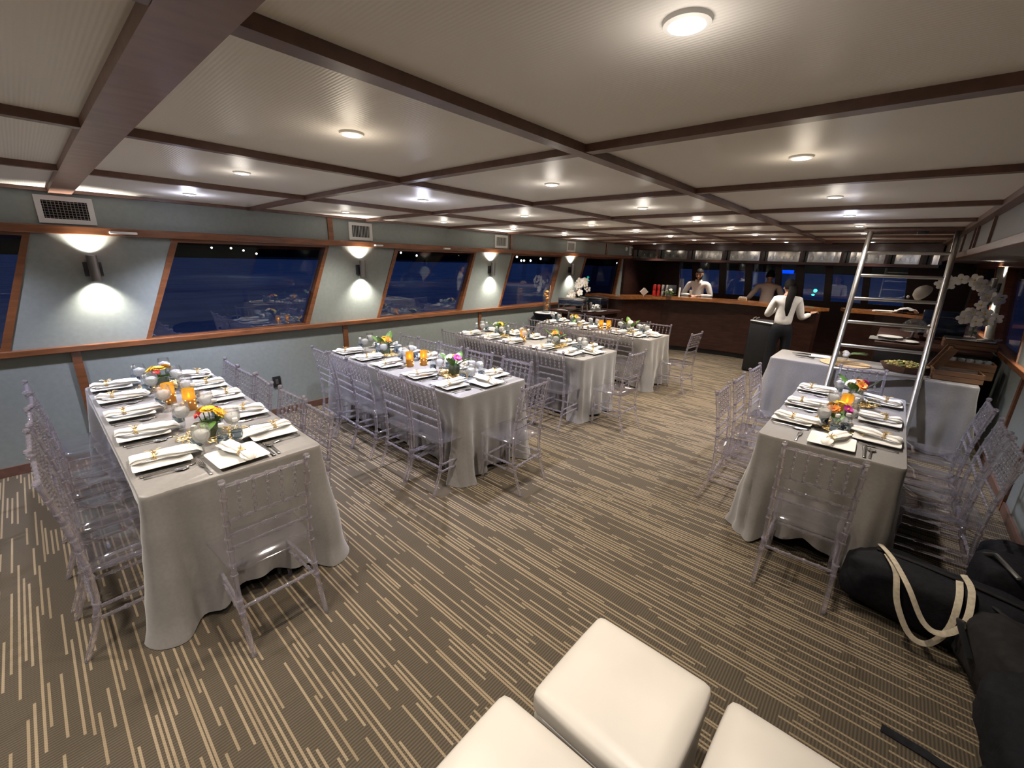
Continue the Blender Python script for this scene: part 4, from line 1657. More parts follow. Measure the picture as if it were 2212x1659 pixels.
def build_bar():
    t = thing('bar_counter', 'long curved dark wood bar with a varnished orange brown top', 'bar counter', (0, 0, 0))
    front = smooth_path([(-5.06, 8.10), (-4.6, 8.02), (-4.20, 8.15), (-3.95, 8.62), (-3.55, 9.05), (-2.90, 9.30), (-2.20, 9.38), (-1.55, 9.22), (-1.0, 8.98)])
    b = MB()
    path_strip(b, front, 0.0, BAR_Z - 0.05, BAR_Z, 0.42)
    b.build('counter_top', M['bartop'], t)
    b = MB()
    path_strip(b, front, 0.10, 0.10, BAR_Z - 0.05, 0.10)
    b.build('front_panel', M['darkwood'], t)
    b = MB()
    path_strip(b, front, 0.14, 0.0, 0.10, 0.06)
    b.build('plinth', M['black'], t)
    b = MB()
    path_strip(b, front, -0.012, BAR_Z - 0.062, BAR_Z - 0.008, 0.03)
    b.build('edge_moulding', M['bartop'], t)
    # second counter across the passage
    t = thing('side_bar_counter', 'short dark side counter with an orange wood top behind the ladder', 'bar counter', (0, 0, 0))
    fr = [(-0.58, 9.35), (-0.1, 9.45), (0.4, 9.25), (0.85, 9.0)]
    b = MB()
    path_strip(b, smooth_path(fr), 0, BAR_Z - 0.05, BAR_Z, 0.45)
    b.build('counter_top', M['bartop'], t)
    b = MB()
    path_strip(b, smooth_path(fr), 0.08, 0.0, BAR_Z - 0.05, 0.1)
    b.build('front_panel', M['darkwood'], t)
    # overhead glass rack
    t = thing('overhead_glass_rack', 'dark wood overhead rack with mirrored panels hanging above the bar', 'overhead cabinet', (0, 0, 0))
    path = smooth_path([(-5.05, 10.12), (-4.1, 10.2), (-3.0, 10.26), (-1.9, 10.26), (-0.9, 10.2), (0.0, 10.05), (0.42, 9.95)])
    b = MB()
    path_strip(b, path, 0.0, 2.14, 2.27, 0.35)
    b.build('header', M['darkwood'], t)
    b = MB()
    path_strip(b, path, 0.0, 1.885, 1.935, 0.35)
    b.build('bottom_rail', M['darkwood'], t)
    b = MB()
    path_strip(b, path, 0.26, 1.935, 2.14, 0.03)
    b.build('mirror_panel', M['mirror'], t)
    P = [Vector((p[0], p[1], 0)) for p in path]
    for i in range(0, len(P), 4):
        d = (P[min(i + 1, len(P) - 1)] - P[max(i - 1, 0)]).normalized()
        nor = Vector((-d.y, d.x, 0))
        b = MB()
        c = P[i] + nor * 0.12
        b.box((c.x, c.y, 2.04), (0.045, 0.22, 0.21), Matrix.Rotation(math.atan2(d.y, d.x), 3, 'Z'))
        b.build('divider', M['darkwood'], t, smooth=False)

    def hang():
        b = MB()
        b.lathe([(0.033, 0.0), (0.033, -0.003), (0.006, -0.007), (0.004, -0.06), (0.012, -0.075), (0.034, -0.10), (0.038, -0.13), (0.033, -0.16)], 14, cap1=False)
        return tag(b.build('hanging_wine_glass', M['glass']), '', 'glass')
    hg = Maker(hang)
    for i in range(2, len(P) - 6, 1):
        if i % 4 == 0:
            continue
        d = (P[i + 1] - P[i - 1]).normalized()
        nor = Vector((-d.y, d.x, 0))
        c = P[i] + nor * 0.12
        hg((c.x, c.y, 2.14), 0, 'stemmed glass hanging upside down in the overhead rack', 'glasses in the overhead rack')


build_bar()


def on_bar():
    z = BAR_Z
    # folded card
    b = MB()
    s = 0.085
    for k in (-1, 1):
        b.prism([(0, 0, 0), (s, k * 0.02, s), (0, k * 0.035, 2 * s), (-s, k * 0.02, s)], (0, 0.004 * k, 0))
    tag(b.build('tent_card', M['white'], loc=(-4.02, 8.75, z), rz=0.75, smooth=False), 'white card standing on its corner on the bar', 'card')

    def can(mat):
        b = MB()
        b.mi = 0
        b.lathe([(0.022, 0.0), (0.032, 0.006), (0.033, 0.11), (0.027, 0.12)], 16, cap1=False)
        b.mi = 1
        b.lathe([(0.027, 0.12), (0.028, 0.122), (0.024, 0.12), (0.001, 0.119)], 16, cap0=False)
        return tag(b.build('drink_can', [mat, M['steel']]), '', 'can')
    red, sil = Maker(lambda: can(M['canred'])), Maker(lambda: can(M['steel']))
    for i, (x, y) in enumerate(((-3.86, 8.90), (-3.79, 8.94))):
        for k in range(2):
            red((x, y, z + k * 0.122), 0, 'red drink can, %s of the %s pair on the bar' % (('lower', 'upper')[k], ('left', 'right')[i]), 'red drink cans')
    for i, (x, y) in enumerate(((-3.72, 8.99), (-3.65, 9.04))):
        for k in range(2):
            sil((x, y, z + k * 0.122), 0, 'silver drink can, %s of the %s pair beside the red cans' % (('lower', 'upper')[k], ('left', 'right')[i]), 'silver drink cans')
    # white flowers in a low glass
    t = thing('flower_bowl', 'low glass of small white flowers and leaves on the bar', 'flower arrangement', (-3.58, 9.02, z))
    b = MB()
    b.lathe([(0.05, 0), (0.06, 0.01), (0.062, 0.07), (0.058, 0.07), (0.055, 0.012), (0.001, 0.01)], 18)
    b.build('bowl', M['glass'], t)
    rnd = random.Random(8)
    for i in range(9):
        a, r = rnd.uniform(0, 6.28), rnd.uniform(0.02, 0.12)
        c = Vector((r * math.cos(a), 0.6 * r * math.sin(a), 0.09 + rnd.uniform(0, 0.07)))
        b = MB()
        gerbera(b, c, 0.028, (math.cos(a) * 0.6, math.sin(a) * 0.6, 1), 'petalwhite', rnd)
        b.build('flower', M['petalwhite'], t)
    b = MB()
    for i in range(26):
        a, r = rnd.uniform(0, 6.28), rnd.uniform(0.03, 0.13)
        c = Vector((r * math.cos(a), 0.6 * r * math.sin(a), 0.05 + rnd.uniform(0, 0.06)))
        b.ball(c, 0.022, 6, (1.4, 0.7, 0.25), Matrix.Rotation(a, 3, 'Z') @ Matrix.Rotation(rnd.uniform(-0.8, 0.8), 3, 'Y'))
    o = b.build('foliage', M['green'], t)
    o['kind'] = 'stuff'
    b = MB()
    b.tube([(0, 0, 0), (0, 0, 0.2)], 0.018, 10)
    tag(b.build('white_candle', M['petalwhite'], loc=(-3.42, 9.16, z)), 'plain white pillar candle beside the low glass of white flowers', 'candle')
    # caddy with cups
    t = thing('bar_caddy', 'beige straw caddy on the bar in front of the passage', 'caddy', (-2.28, 9.52, z))
    b = MB()
    b.box((0, 0, 0.03), (0.15, 0.10, 0.06), bevel=0.006)
    b.build('box', M['raffia'], t)
    for i in range(4):
        b = MB()
        b.lathe([(0.012, 0.03), (0.016, 0.085)], 10)
        b.build('straw_bundle', M['petalwhite'], t, loc=(-0.052 + 0.035 * i, 0, 0))
    b = MB()
    b.box((0, 0, 0.14), (0.24, 0.015, 0.18), Matrix.Rotation(-0.25, 3, 'X'), 0.006)
    b.box((0, 0.03, 0.02), (0.14, 0.14, 0.03), bevel=0.006)
    tag(b.build('till_screen', M['black'], loc=(-3.72, 9.42, z), rz=0.6), 'black till screen standing behind the bar edge', 'screen')
    b = MB()
    b.lathe([(0.05, 0), (0.052, 0.01), (0.05, 0.36), (0.046, 0.36), (0.046, 0.012), (0.001, 0.01)], 18)
    tag(b.build('glass_cylinder', M['glass'], loc=(-3.66, 9.85, z)), 'tall clear glass cylinder to the left of the bartender', 'vase')
    # on the side counter
    b = MB()
    for k in range(3):
        b.box((0.02 * k, 0, 0.004 + 0.006 * k), (0.26, 0.18, 0.005), Matrix.Rotation(0.2 * k, 3, 'Z'))
    tag(b.build('paper_stack', M['white'], loc=(-0.12, 9.62, z), smooth=False), 'white papers on the orange side counter', 'papers')
    b = MB()
    b.grid(lambda u, v: ((u - 0.5) * 0.3, (v - 0.5) * 0.2, 0.03 + 0.05 * noise.noise(Vector((u * 4, v * 4, 2))) + 0.05 * math.sin(PI * u)), 14, 14)
    o = b.build('cloth_napkins', M['napkin'], loc=(0.18, 9.5, z))
    tag(o, 'crumpled white napkins on the side counter under the pale lamp', 'napkins')
    # curved pale lamp shade
    t = thing('desk_lamp', 'lamp with a curved pale shade on the side counter', 'lamp', (0.14, 9.55, z))
    b = MB()
    b.lathe([(0.06, 0), (0.06, 0.012), (0.001, 0.014)], 16)
    b.build('base', M['black'], t)
    b = MB()
    b.tube([(0, 0, 0.01), (-0.02, 0, 0.15), (0.02, 0, 0.27)], 0.008, 8)
    b.build('stem', M['black'], t)
    b = MB()
    b.lathe([(0.02, 0.0), (0.07, -0.02), (0.115, -0.06), (0.135, -0.12), (0.130, -0.12), (0.11, -0.065), (0.065, -0.026), (0.001, -0.008)], 22, cap0=True)
    bmesh.ops.transform(b.bm, matrix=Matrix.Translation((0.10, 0.02, 0.40)) @ Matrix.Rotation(-0.9, 4, 'Y') @ Matrix.Rotation(0.5, 4, 'X'), verts=b.bm.verts[:])
    b.build('lamp_shade', M['shade'], t)
    b = MB()
    b.ball((0.01, -0.02, 0.27), 0.022, 10)
    b.build('joint', M['white'], t)


on_bar()


def bin_cart():
    t = thing('waste_bin', 'black bin with a steel handle standing before the bar', 'bin', (-1.62, 8.62, 0))
    b = MB()
    b.box((0, 0, 0.46), (0.42, 0.40, 0.90), bevel=0.02)
    b.build('body', M['black'], t)
    b = MB()
    b.tube([(-0.2, -0.22, 0.915), (0.22, -0.22, 0.885)], 0.013, 8)
    b.build('handle', M['chrome'], t)
    for k in range(2):
        b = MB()
        pts = [(-0.17 + 0.05 * k + 0.05 * (1 - math.cos(a)), -0.2, 0.925 + 0.05 * math.sin(a)) for a in (0, 0.4, 0.8, 1.2, 1.57)]
        b.tube(pts, 0.009, 6)
        b.build('hinge_arm', M['chrome'], t)


bin_cart()


# ------------------------------------------------------------------ left buffet corner by the bar
def orchid(label, loc, stems, pot, seed):
    rnd = random.Random(seed)
    t = thing('orchid_plant', label, 'orchid', loc)
    b = MB()
    if pot == 'black':
        b.lathe([(0.05, 0), (0.07, 0.11), (0.062, 0.11), (0.001, 0.10)], 16)
        b.build('pot', M['black'], t)
    else:
        b.lathe([(0.05, 0), (0.052, 0.005), (0.055, 0.22), (0.052, 0.22), (0.049, 0.008), (0.001, 0.008)], 18)
        b.build('vase', M['glass'], t)
    for (pts, n) in stems:
        P = [Vector(p) for p in pts]
        cv = []
        for i in range(len(P) - 1):
            p0, p1, p2, p3 = P[max(i - 1, 0)], P[i], P[i + 1], P[min(i + 2, len(P) - 1)]
            for k in range(6):
                q = k / 6
                cv.append(0.5 * ((2 * p1) + (p2 - p0) * q + (2 * p0 - 5 * p1 + 4 * p2 - p3) * q * q + (3 * p1 - p0 - 3 * p2 + p3) * q ** 3))
        cv.append(P[-1])
        b = MB()
        b.tube(cv, 0.0045, 6)
        st = b.build('stem', M['green'], t)
        for i in range(n):
            f = 0.35 + 0.65 * (i + 0.5) / n
            c = cv[min(len(cv) - 1, int(f * (len(cv) - 1)))] + Vector((rnd.uniform(-0.045, 0.045), rnd.uniform(-0.06, 0.02), rnd.uniform(-0.045, 0.045)))
            b = MB()
            tilt = Vector((rnd.uniform(-0.5, 0.5) - loc[0] * 0.08, -1, rnd.uniform(-0.3, 0.3))).normalized()
            q = tilt.to_track_quat('Z', 'X').to_matrix()
            r = rnd.uniform(0.052, 0.066)
            for k in range(5):
                a = 2 * PI * k / 5 + PI / 2
                d = q @ Vector((math.cos(a), math.sin(a), 0.12))
                b.ball(c + d * r * 0.6, r * 0.55, 8, (1.0, 0.85, 0.18), q @ Matrix.Rotation(a, 3, 'Z'))
            fl = b.build('blossom', M['petalwhite'], t)
            b = MB()
            b.ball(c + tilt * 0.014, 0.008, 6)
            b.build('blossom_centre', M['yellow'], fl)
    for i in range(3):
        a = 1.0 + 2.1 * i
        b = MB()
        d = Vector((math.cos(a), math.sin(a), 0))
        s = Vector((-math.sin(a), math.cos(a), 0))
        z0 = 0.1 if pot == 'black' else 0.06
        b.grid(lambda u, v: d * (0.01 + 0.12 * v * (1 if pot == 'black' else 0.3)) + s * (2 * u - 1) * 0.028 * math.sin(PI * min(1, v * 0.96 + 0.03)) + Vector((0, 0, z0 + 0.09 * v - 0.10 * v * v)), 5, 8)
        b.build('leaf', M['darkgreen'], t)
    return t


def left_corner():
    zc_ = 0.90
    t = thing('corner_buffet_counter', 'rounded dark wood buffet counter against the window wall by the bar', 'counter', (0, 0, 0))
    poly = [(-5.08, 6.72)] + [(-5.08 + 1.0 * math.sin(a) + 0.0, 7.42 - 0.70 * math.cos(a)) for a in [0.25 * k for k in range(1, 7)]] + [(-4.07, 7.92), (-5.08, 7.92)]
    b = MB()
    b.prism([(x, y, zc_ - 0.045) for x, y in poly], (0, 0, 0.045))
    b.build('counter_top', M['darkwood'], t, smooth=False)
    b = MB()
    cx, cy = -4.7, 7.4
    b.prism([(cx + (x - cx) * 0.9, cy + (y - cy) * 0.9, 0.0) for x, y in poly], (0, 0, zc_ - 0.05))
    b.build('front_panel', M['darkwood'], t, smooth=False)
    # runner cloth
    b = MB()
    def rf(u, v):
        a = 0.25 + 1.35 * u
        x, y = -5.08 + (0.99 - 0.2 * v) * math.sin(a), 7.42 - (0.69 - 0.2 * v) * math.cos(a)
        return (x, y, zc_ + 0.010 + 0.02 * max(0, noise.noise(Vector((u * 9, v * 4, 1)))) + 0.03 * max(0, noise.noise(Vector((u * 5, v * 3, 4)))))
    b.grid(rf, 50, 12)
    o = b.build('table_runner', M['cloth'])
    tag(o, 'crumpled grey cloth runner along the rounded buffet counter', 'cloth')

    def chafer(loc, rz, label):
        t = thing('chafing_dish', label, 'chafing dish', loc, rz, 'chafing dishes by the bar')
        b = MB()
        b.box((0, 0, 0.16), (0.50, 0.32, 0.10), bevel=0.012)
        b.build('pan', M['navy'], t)
        b = MB()
        b.box((0, 0, 0.225), (0.51, 0.33, 0.035), bevel=0.012)
        b.build('lid', M['steel'], t)
        for sx in (-1, 1):
            for sy in (-1, 1):
                b = MB()
                b.tube([(sx * 0.24, sy * 0.15, 0), (sx * 0.24, sy * 0.15, 0.2)], 0.009, 6)
                b.build('leg', M['steel'], t)
        b = MB()
        b.tube([(-0.06, -0.175, 0.235), (-0.06, -0.2, 0.245), (0.06, -0.2, 0.245), (0.06, -0.175, 0.235)], 0.006, 6)
        b.build('handle', M['steel'], t)
    chafer((-4.62, 6.98, zc_), 0.25, 'steel lidded chafing dish at the near end of the rounded counter')
    chafer((-4.55, 7.62, zc_), 0.0, 'steel lidded chafing dish at the bar end of the rounded counter')
    # glass bowl of cups, ladle holder
    b = MB()
    b.lathe([(0.05, 0), (0.10, 0.03), (0.115, 0.10), (0.11, 0.10), (0.095, 0.035), (0.001, 0.01)], 20)
    tag(b.build('glass_bowl', M['glass'], loc=(-4.26, 7.22, zc_ + 0.02)), 'clear glass bowl in front of the orchid on the rounded counter', 'bowl')
    b = MB()
    rnd = random.Random(5)
    for i in range(30):
        a, r = rnd.uniform(0, 6.28), rnd.uniform(0, 0.07)
        b.ball((r * math.cos(a), r * math.sin(a), 0.05 + rnd.uniform(0, 0.06)), 0.018, 6)
    o = b.build('sugar_pieces', M['napkin'], loc=(-4.26, 7.22, zc_ + 0.02))
    tag(o, 'white pieces heaped in the clear glass bowl', 'food')
    o['kind'] = 'stuff'
    b = MB()
    b.lathe([(0.03, 0), (0.035, 0.10), (0.03, 0.13), (0.001, 0.15)], 14)
    tag(b.build('steel_pot', M['steel'], loc=(-4.42, 7.30, zc_ + 0.02)), 'small steel pot beside the clear glass bowl', 'pot')
    orchid('white orchid in a black pot on the rounded counter under the fourth sconce', (-4.72, 7.32, zc_ + 0.02),
           [([(0, 0, 0.1), (0.03, 0, 0.3), (0.05, -0.02, 0.48), (0.13, -0.04, 0.52), (0.20, -0.06, 0.38)], 13), ([(0, 0, 0.1), (-0.01, 0, 0.3), (0.0, -0.03, 0.46), (0.05, -0.05, 0.42), (0.06, -0.06, 0.28)], 8), ([(0, 0, 0.1), (-0.06, 0, 0.22), (-0.12, -0.03, 0.28), (-0.16, -0.05, 0.20), (-0.18, -0.06, 0.06)], 9)], 'black', 3)
    # cocktail table and drink dispenser
    t = thing('cocktail_table', 'small round table in a black stretch cover by the window wall', 'table', (-4.84, 6.42, 0))
    b = MB()
    b.lathe([(0.20, 0.0), (0.10, 0.35), (0.12, 0.6), (0.24, 0.86), (0.245, 0.875), (0.001, 0.875)], 24)
    b.build('stretch_cover', M['blackcloth'], t)
    b = MB()
    b.lathe([(0.21, 0.876), (0.21, 0.884), (0.001, 0.884)], 24)
    tag(b.build('round_placemat', M['white'], loc=(-4.84, 6.42, 0)), 'pale round mat on the black covered cocktail table', 'mat')
    t = thing('drink_dispenser', 'glass drink dispenser with orange slices on the black covered table', 'drink dispenser', (-4.84, 6.42, 0.885))
    b = MB()
    b.lathe([(0.072, 0), (0.075, 0.01), (0.075, 0.40), (0.071, 0.40), (0.071, 0.014), (0.001, 0.014)], 20)
    b.build('jar', M['glass'], t)
    rnd = random.Random(4)
    for i in range(9):
        a, r = rnd.uniform(0, 6.28), rnd.uniform(0.0, 0.03)
        b = MB()
        b.ball((r * math.cos(a), r * math.sin(a), 0.06 + 0.04 * i), 0.036, 8, (1, 1, 0.6), Matrix.Rotation(rnd.uniform(-1, 1), 3, 'X'))
        b.build('orange_slice', M['amberjuice'], t)
    b = MB()
    b.tube([(0.05, 0.0, 0.1), (0.07, 0, 0.50)], 0.005, 6)
    b.build('stirrer', M['petalwhite'], t)


left_corner()


# ------------------------------------------------------------------ buffet table behind the ladder and the side counter
def buffet():
    z = TH + 0.004

    def tongs(loc, rz, label):
        t = thing('serving_tongs', label, 'tongs', loc, rz, 'black serving tongs')
        for s in (-1, 1):
            b = MB()
            b.tube([(-0.12, 0, 0.012), (0, s * 0.02, 0.018), (0.08, s * 0.028, 0.014)], [0.007, 0.009, 0.012], 6, flat=0.5)
            b.build('arm', M['black'], t)
    tongs((-0.72, 6.42, z), 0.15, 'black serving tongs at the back corner of the buffet table')
    tongs((-0.66, 6.24, z), -0.1, 'black serving tongs in front of the others on the buffet table')
    b = MB()
    b.box((0, 0, 0.006), (0.22, 0.16, 0.006), Matrix.Rotation(0.2, 3, 'Z'))
    tag(b.build('paper_napkin', M['napkin'], loc=(-0.56, 6.46, z), smooth=False), 'flat white napkin by the tongs on the buffet table', 'napkin')
    b = MB()
    b.lathe([(0.24, 0.0), (0.245, 0.004), (0.24, 0.009), (0.001, 0.010)], 32)
    tag(b.build('woven_placemat', M['raffia'], loc=(-0.28, 6.22, z)), 'round woven straw mat on the buffet table', 'mat')
    t = thing('plant_bowl', 'small glass bowl of pale blooms on the woven straw mat', 'plant', (-0.33, 6.22, z + 0.01))
    b = MB()
    b.lathe([(0.03, 0), (0.065, 0.03), (0.075, 0.08), (0.06, 0.12), (0.056, 0.12), (0.07, 0.08), (0.06, 0.03), (0.001, 0.01)], 18)
    b.build('bowl', M['glass'], t)
    rnd = random.Random(9)
    for i in range(6):
        a = rnd.uniform(0, 6.28)
        c = Vector((0.05 * math.cos(a), 0.05 * math.sin(a), 0.09 + 0.03 * rnd.random()))
        b = MB()
        b.ball(c, 0.032, 8, (1, 1, 0.8))
        b.build('bloom', M['petalwhite'], t)
    for i in range(4):
        b = MB()
        a = 0.3 * i - 0.3
        b.tube([(0.02, 0, 0.08), (0.12 * math.cos(a), 0.12 * math.sin(a), 0.12), (0.24 * math.cos(a), 0.24 * math.sin(a), 0.13)], [0.006, 0.008, 0.002], 5, flat=0.4)
        b.build('leaf', M['green'], t)
    # octagonal wooden tray with salad
    t = thing('wooden_tray', 'eight-sided wooden tray holding salad on the buffet table', 'tray', (0.235, 6.30, z))
    b = MB()
    b.lathe([(0.16, 0.0), (0.165, 0.0), (0.215, 0.075), (0.205, 0.075), (0.155, 0.015), (0.001, 0.012)], 8)
    b.build('tray', M['cratewood'], t, angle=20)
    b = MB()
    for i in range(130):
        a, r = rnd.uniform(0, 6.28), 0.17 * math.sqrt(rnd.random())
        b.mi = 1 if rnd.random() < 0.3 else 0
        b.ball((r * math.cos(a), r * math.sin(a), 0.06 + 0.05 * (1 - r / 0.18) + rnd.uniform(-0.01, 0.012)), 0.017, 5, (1, 0.8, 0.5), Matrix.Rotation(rnd.uniform(0, 3), 3, 'X'))
    o = b.build('salad', [M['salad'], M['saladgreen']], loc=(0.235, 6.30, z))
    tag(o, 'chopped salad heaped in the eight-sided wooden tray', 'food')
    o['kind'] = 'stuff'

    def crate(loc, s, rz, label):
        t = thing('wooden_crate', label, 'crate', loc, rz, 'wooden crates on the buffet')
        sx, sy, sz = s
        for (x, y, a, c) in ((0, -sy / 2, sx, 0.014), (0, sy / 2, sx, 0.014), (-sx / 2, 0, 0.014, sy), (sx / 2, 0, 0.014, sy)):
            for k in range(2):
                b = MB()
                b.box((x, y, sz * (0.25 + 0.5 * k)), (a, c, sz * 0.46), bevel=0.002)
                b.build('side_board', M['cratewood'], t, smooth=False)
        b = MB()
        b.box((0, 0, 0.008), (sx - 0.02, sy - 0.02, 0.012))
        b.build('bottom', M['cratewood'], t, smooth=False)
    crate((0.63, 6.22, z), (0.36, 0.26, 0.10), 0.05, 'lowest wooden crate at the front corner of the buffet table')
    crate((0.72, 6.52, z), (0.38, 0.24, 0.17), 0.0, 'middle wooden crate, behind the lowest one')
    b = MB()
    b.box((0, 0, 0.02), (0.28, 0.18, 0.035), bevel=0.008)
    tag(b.build('glass_dish', M['glass'], loc=(0.63, 6.22, z + 0.072), rz=0.05), 'clear rectangular dish lying in the lowest wooden crate', 'dish')
    def cup():
        b = MB()
        b.lathe([(0.02, 0), (0.028, 0.06), (0.026, 0.06), (0.001, 0.005)], 12)
        return tag(b.build('clear_cup', M['bottle']), '', 'cup')
    cu = Maker(cup)
    for i in range(5):
        for j in range(2):
            cu((0.60 + 0.065 * i, 6.47 + 0.07 * j, z + 0.125), 0, 'small clear cup, %s from the ladder in the %s row of the middle crate' % (ORD[i], ('front', 'back')[j]), 'clear cups in the middle crate')
    t = thing('wooden_display_rack', 'slanted wooden plank rack leaning beside the crates', 'rack', (0.44, 6.28, z))
    for s in (0, 1):
        b = MB()
        d = Vector((0.13, 0.02, 0.30))
        q = d.to_track_quat('Z', 'Y').to_matrix()
        b.box((0.065, 0.01 + 0.27 * s, 0.155), (0.022, 0.075, 0.325), q, 0.004)
        b.build('plank', M['cratewood'], t, smooth=False)
    b = MB()
    b.box((0.12, 0.145, 0.28), (0.03, 0.27, 0.03), bevel=0.004)
    b.build('cross_bar', M['cratewood'], t, smooth=False)
    # side counter
    t = thing('serving_counter', 'dark serving counter along the wall behind the buffet table', 'counter', (0.42, 7.65, 0))
    b = MB()
    b.box((0, 0, 0.97), (1.0, 1.75, 0.05), bevel=0.01)
    b.build('counter_top', M['darkwood'], t)
    b = MB()
    b.box((0, 0, 0.475), (0.94, 1.69, 0.94))
    b.build('cabinet', M['black'], t, smooth=False)
    zc_ = 0.996
    crate((0.74, 7.08, zc_), (0.42, 0.30, 0.09), 0.0, 'highest wooden crate, under the steel tray and orchid')
    b = MB()
    b.box((0, 0, 0.008), (0.40, 0.28, 0.016), bevel=0.006)
    b.tube([(0.2, -0.05, 0.015), (0.24, -0.05, 0.04), (0.24, 0.05, 0.04), (0.2, 0.05, 0.015)], 0.008, 6)
    tag(b.build('steel_tray', M['steel'], loc=(0.73, 7.08, zc_ + 0.092)), 'steel tray under the white orchid behind the ladder', 'tray')
    orchid('white orchid in a clear glass vase on the steel tray behind the ladder', (0.74, 7.10, zc_ + 0.11),
           [([(0, 0, 0.02), (0.03, 0, 0.35), (0.02, -0.02, 0.56), (-0.16, -0.04, 0.66), (-0.36, -0.06, 0.60)], 13), ([(0, 0, 0.02), (0.0, 0, 0.2), (0.06, -0.02, 0.42), (0.14, -0.04, 0.48)], 7), ([(0, 0, 0.02), (-0.02, -0.02, 0.2), (-0.06, -0.04, 0.25), (-0.16, -0.06, 0.27)], 5), ([(0, 0, 0.02), (0.02, -0.02, 0.2), (0.08, -0.04, 0.27), (0.12, -0.06, 0.18)], 5)], 'glass', 12)
    t = thing('chafing_dish', 'dark navy roll-top chafing dish beside the orchid behind the ladder', 'chafing dish', (0.52, 7.75, zc_))
    b = MB()
    b.box((0, 0, 0.10), (0.42, 0.36, 0.12), bevel=0.015)
    b.build('pan', M['navy'], t)
    b = MB()
    b.grid(lambda u, v: ((u - 0.5) * 0.40, -0.17 * math.cos(PI * v), 0.16 + 0.20 * math.sin(PI * v)), 10, 16)
    for sx in (-0.2, 0.2):
        b._f([b.bm.verts.new((sx, -0.17 * math.cos(PI * k / 12), 0.16 + 0.20 * math.sin(PI * k / 12))) for k in range(13)])
    b.build('roll_top_lid', M['navy'], t)
    b = MB()
    b.tube([(-0.08, -0.16, 0.27), (-0.08, -0.20, 0.29), (0.08, -0.20, 0.29), (0.08, -0.16, 0.27)], 0.007, 6)
    b.build('handle', M['steel'], t)
    b = MB()
    b.lathe([(0.04, 0), (0.045, 0.01), (0.045, 0.11), (0.04, 0.14), (0.025, 0.155), (0.001, 0.16)], 18)
    tag(b.build('steel_canister', M['steel'], loc=(0.40, 7.25, zc_ + 0.06)), 'small steel canister beside the ladder rail', 'canister')
    t = thing('cake_stand', 'glass dome on a stand on the serving counter behind the ladder', 'cake stand', (0.26, 7.45, zc_))
    b = MB()
    b.lathe([(0.06, 0), (0.02, 0.02), (0.02, 0.08), (0.14, 0.095), (0.14, 0.105), (0.001, 0.105)], 20)
    b.build('stand', M['steel'], t)
    b = MB()
    b.lathe([(0.125, 0.106), (0.125, 0.16), (0.10, 0.215), (0.05, 0.245), (0.012, 0.25), (0.012, 0.275), (0.001, 0.28)], 22, cap0=False)
    b.build('dome', M['glass'], t)

    def dish():
        b = MB()
        b.lathe([(0.06, 0), (0.12, 0.02), (0.125, 0.024), (0.12, 0.026), (0.06, 0.008), (0.001, 0.007)], 24)
        return tag(b.build('round_plate', M['ceramic']), '', 'plate')
    dm = Maker(dish)
    dm((0.05, 6.98, zc_ + 0.03), 0, 'round white plate at the edge of the serving counter', 'round white plates')
    dm((0.20, 6.94, zc_ - 0.001), 0, 'round white plate closer to the ladder rail', 'round white plates')
    b = MB()
    b.grid(lambda u, v: ((u - 0.5) * 0.34, (v - 0.5) * 0.26, 0.012 + 0.03 * max(0, noise.noise(Vector((u * 6, v * 5, 8)))) + 0.01 * math.sin(PI * v)), 18, 14)
    tag(b.build('folded_cloth', M['cloth'], loc=(0.03, 6.99, zc_)), 'loose grey cloth under the round white plate on the serving counter', 'cloth')


buffet()


# ------------------------------------------------------------------ bags in the corner
def blob(b, c, s, seed, rot=0.0, e=3.2, rough=0.06, flat_bottom=True):
    c = Vector(c)
    m = Matrix.Rotation(rot, 3, 'Z')

    def bf(u, v):
        a, ph = 2 * PI * u, PI * (v - 0.5)
        def sp(x, p):
            return math.copysign(abs(x) ** (2 / p), x)
        d = Vector((sp(math.cos(ph), e) * sp(math.cos(a), e), sp(math.cos(ph), e) * sp(math.sin(a), e), sp(math.sin(ph), e)))
        n = noise.noise(d * 1.8 + Vector((seed, 0, 0))) + 0.5 * noise.noise(d * 4.3 + Vector((0, seed, 0)))
        d = d * (1 + rough * 2.0 * n)
        p = m @ Vector((d.x * s[0] / 2, d.y * s[1] / 2, d.z * s[2] / 2)) + c
        if flat_bottom:
            p.z = max(0.004, p.z)
        return p
    b.grid(bf, 40, 24, True)
    bmesh.ops.remove_doubles(b.bm, verts=b.bm.verts[:], dist=1e-4)


def ribbon(pts, w, th, b):
    P = [Vector(p) for p in pts]
    out = []
    for i in range(len(P) - 1):
        p0, p1, p2, p3 = P[max(i - 1, 0)], P[i], P[i + 1], P[min(i + 2, len(P) - 1)]
        for k in range(5):
            q = k / 5
            out.append(0.5 * ((2 * p1) + (p2 - p0) * q + (2 * p0 - 5 * p1 + 4 * p2 - p3) * q * q + (3 * p1 - p0 - 3 * p2 + p3) * q ** 3))
    out.append(P[-1])
    b.tube(out, w / 2, 6, flat=th / w)


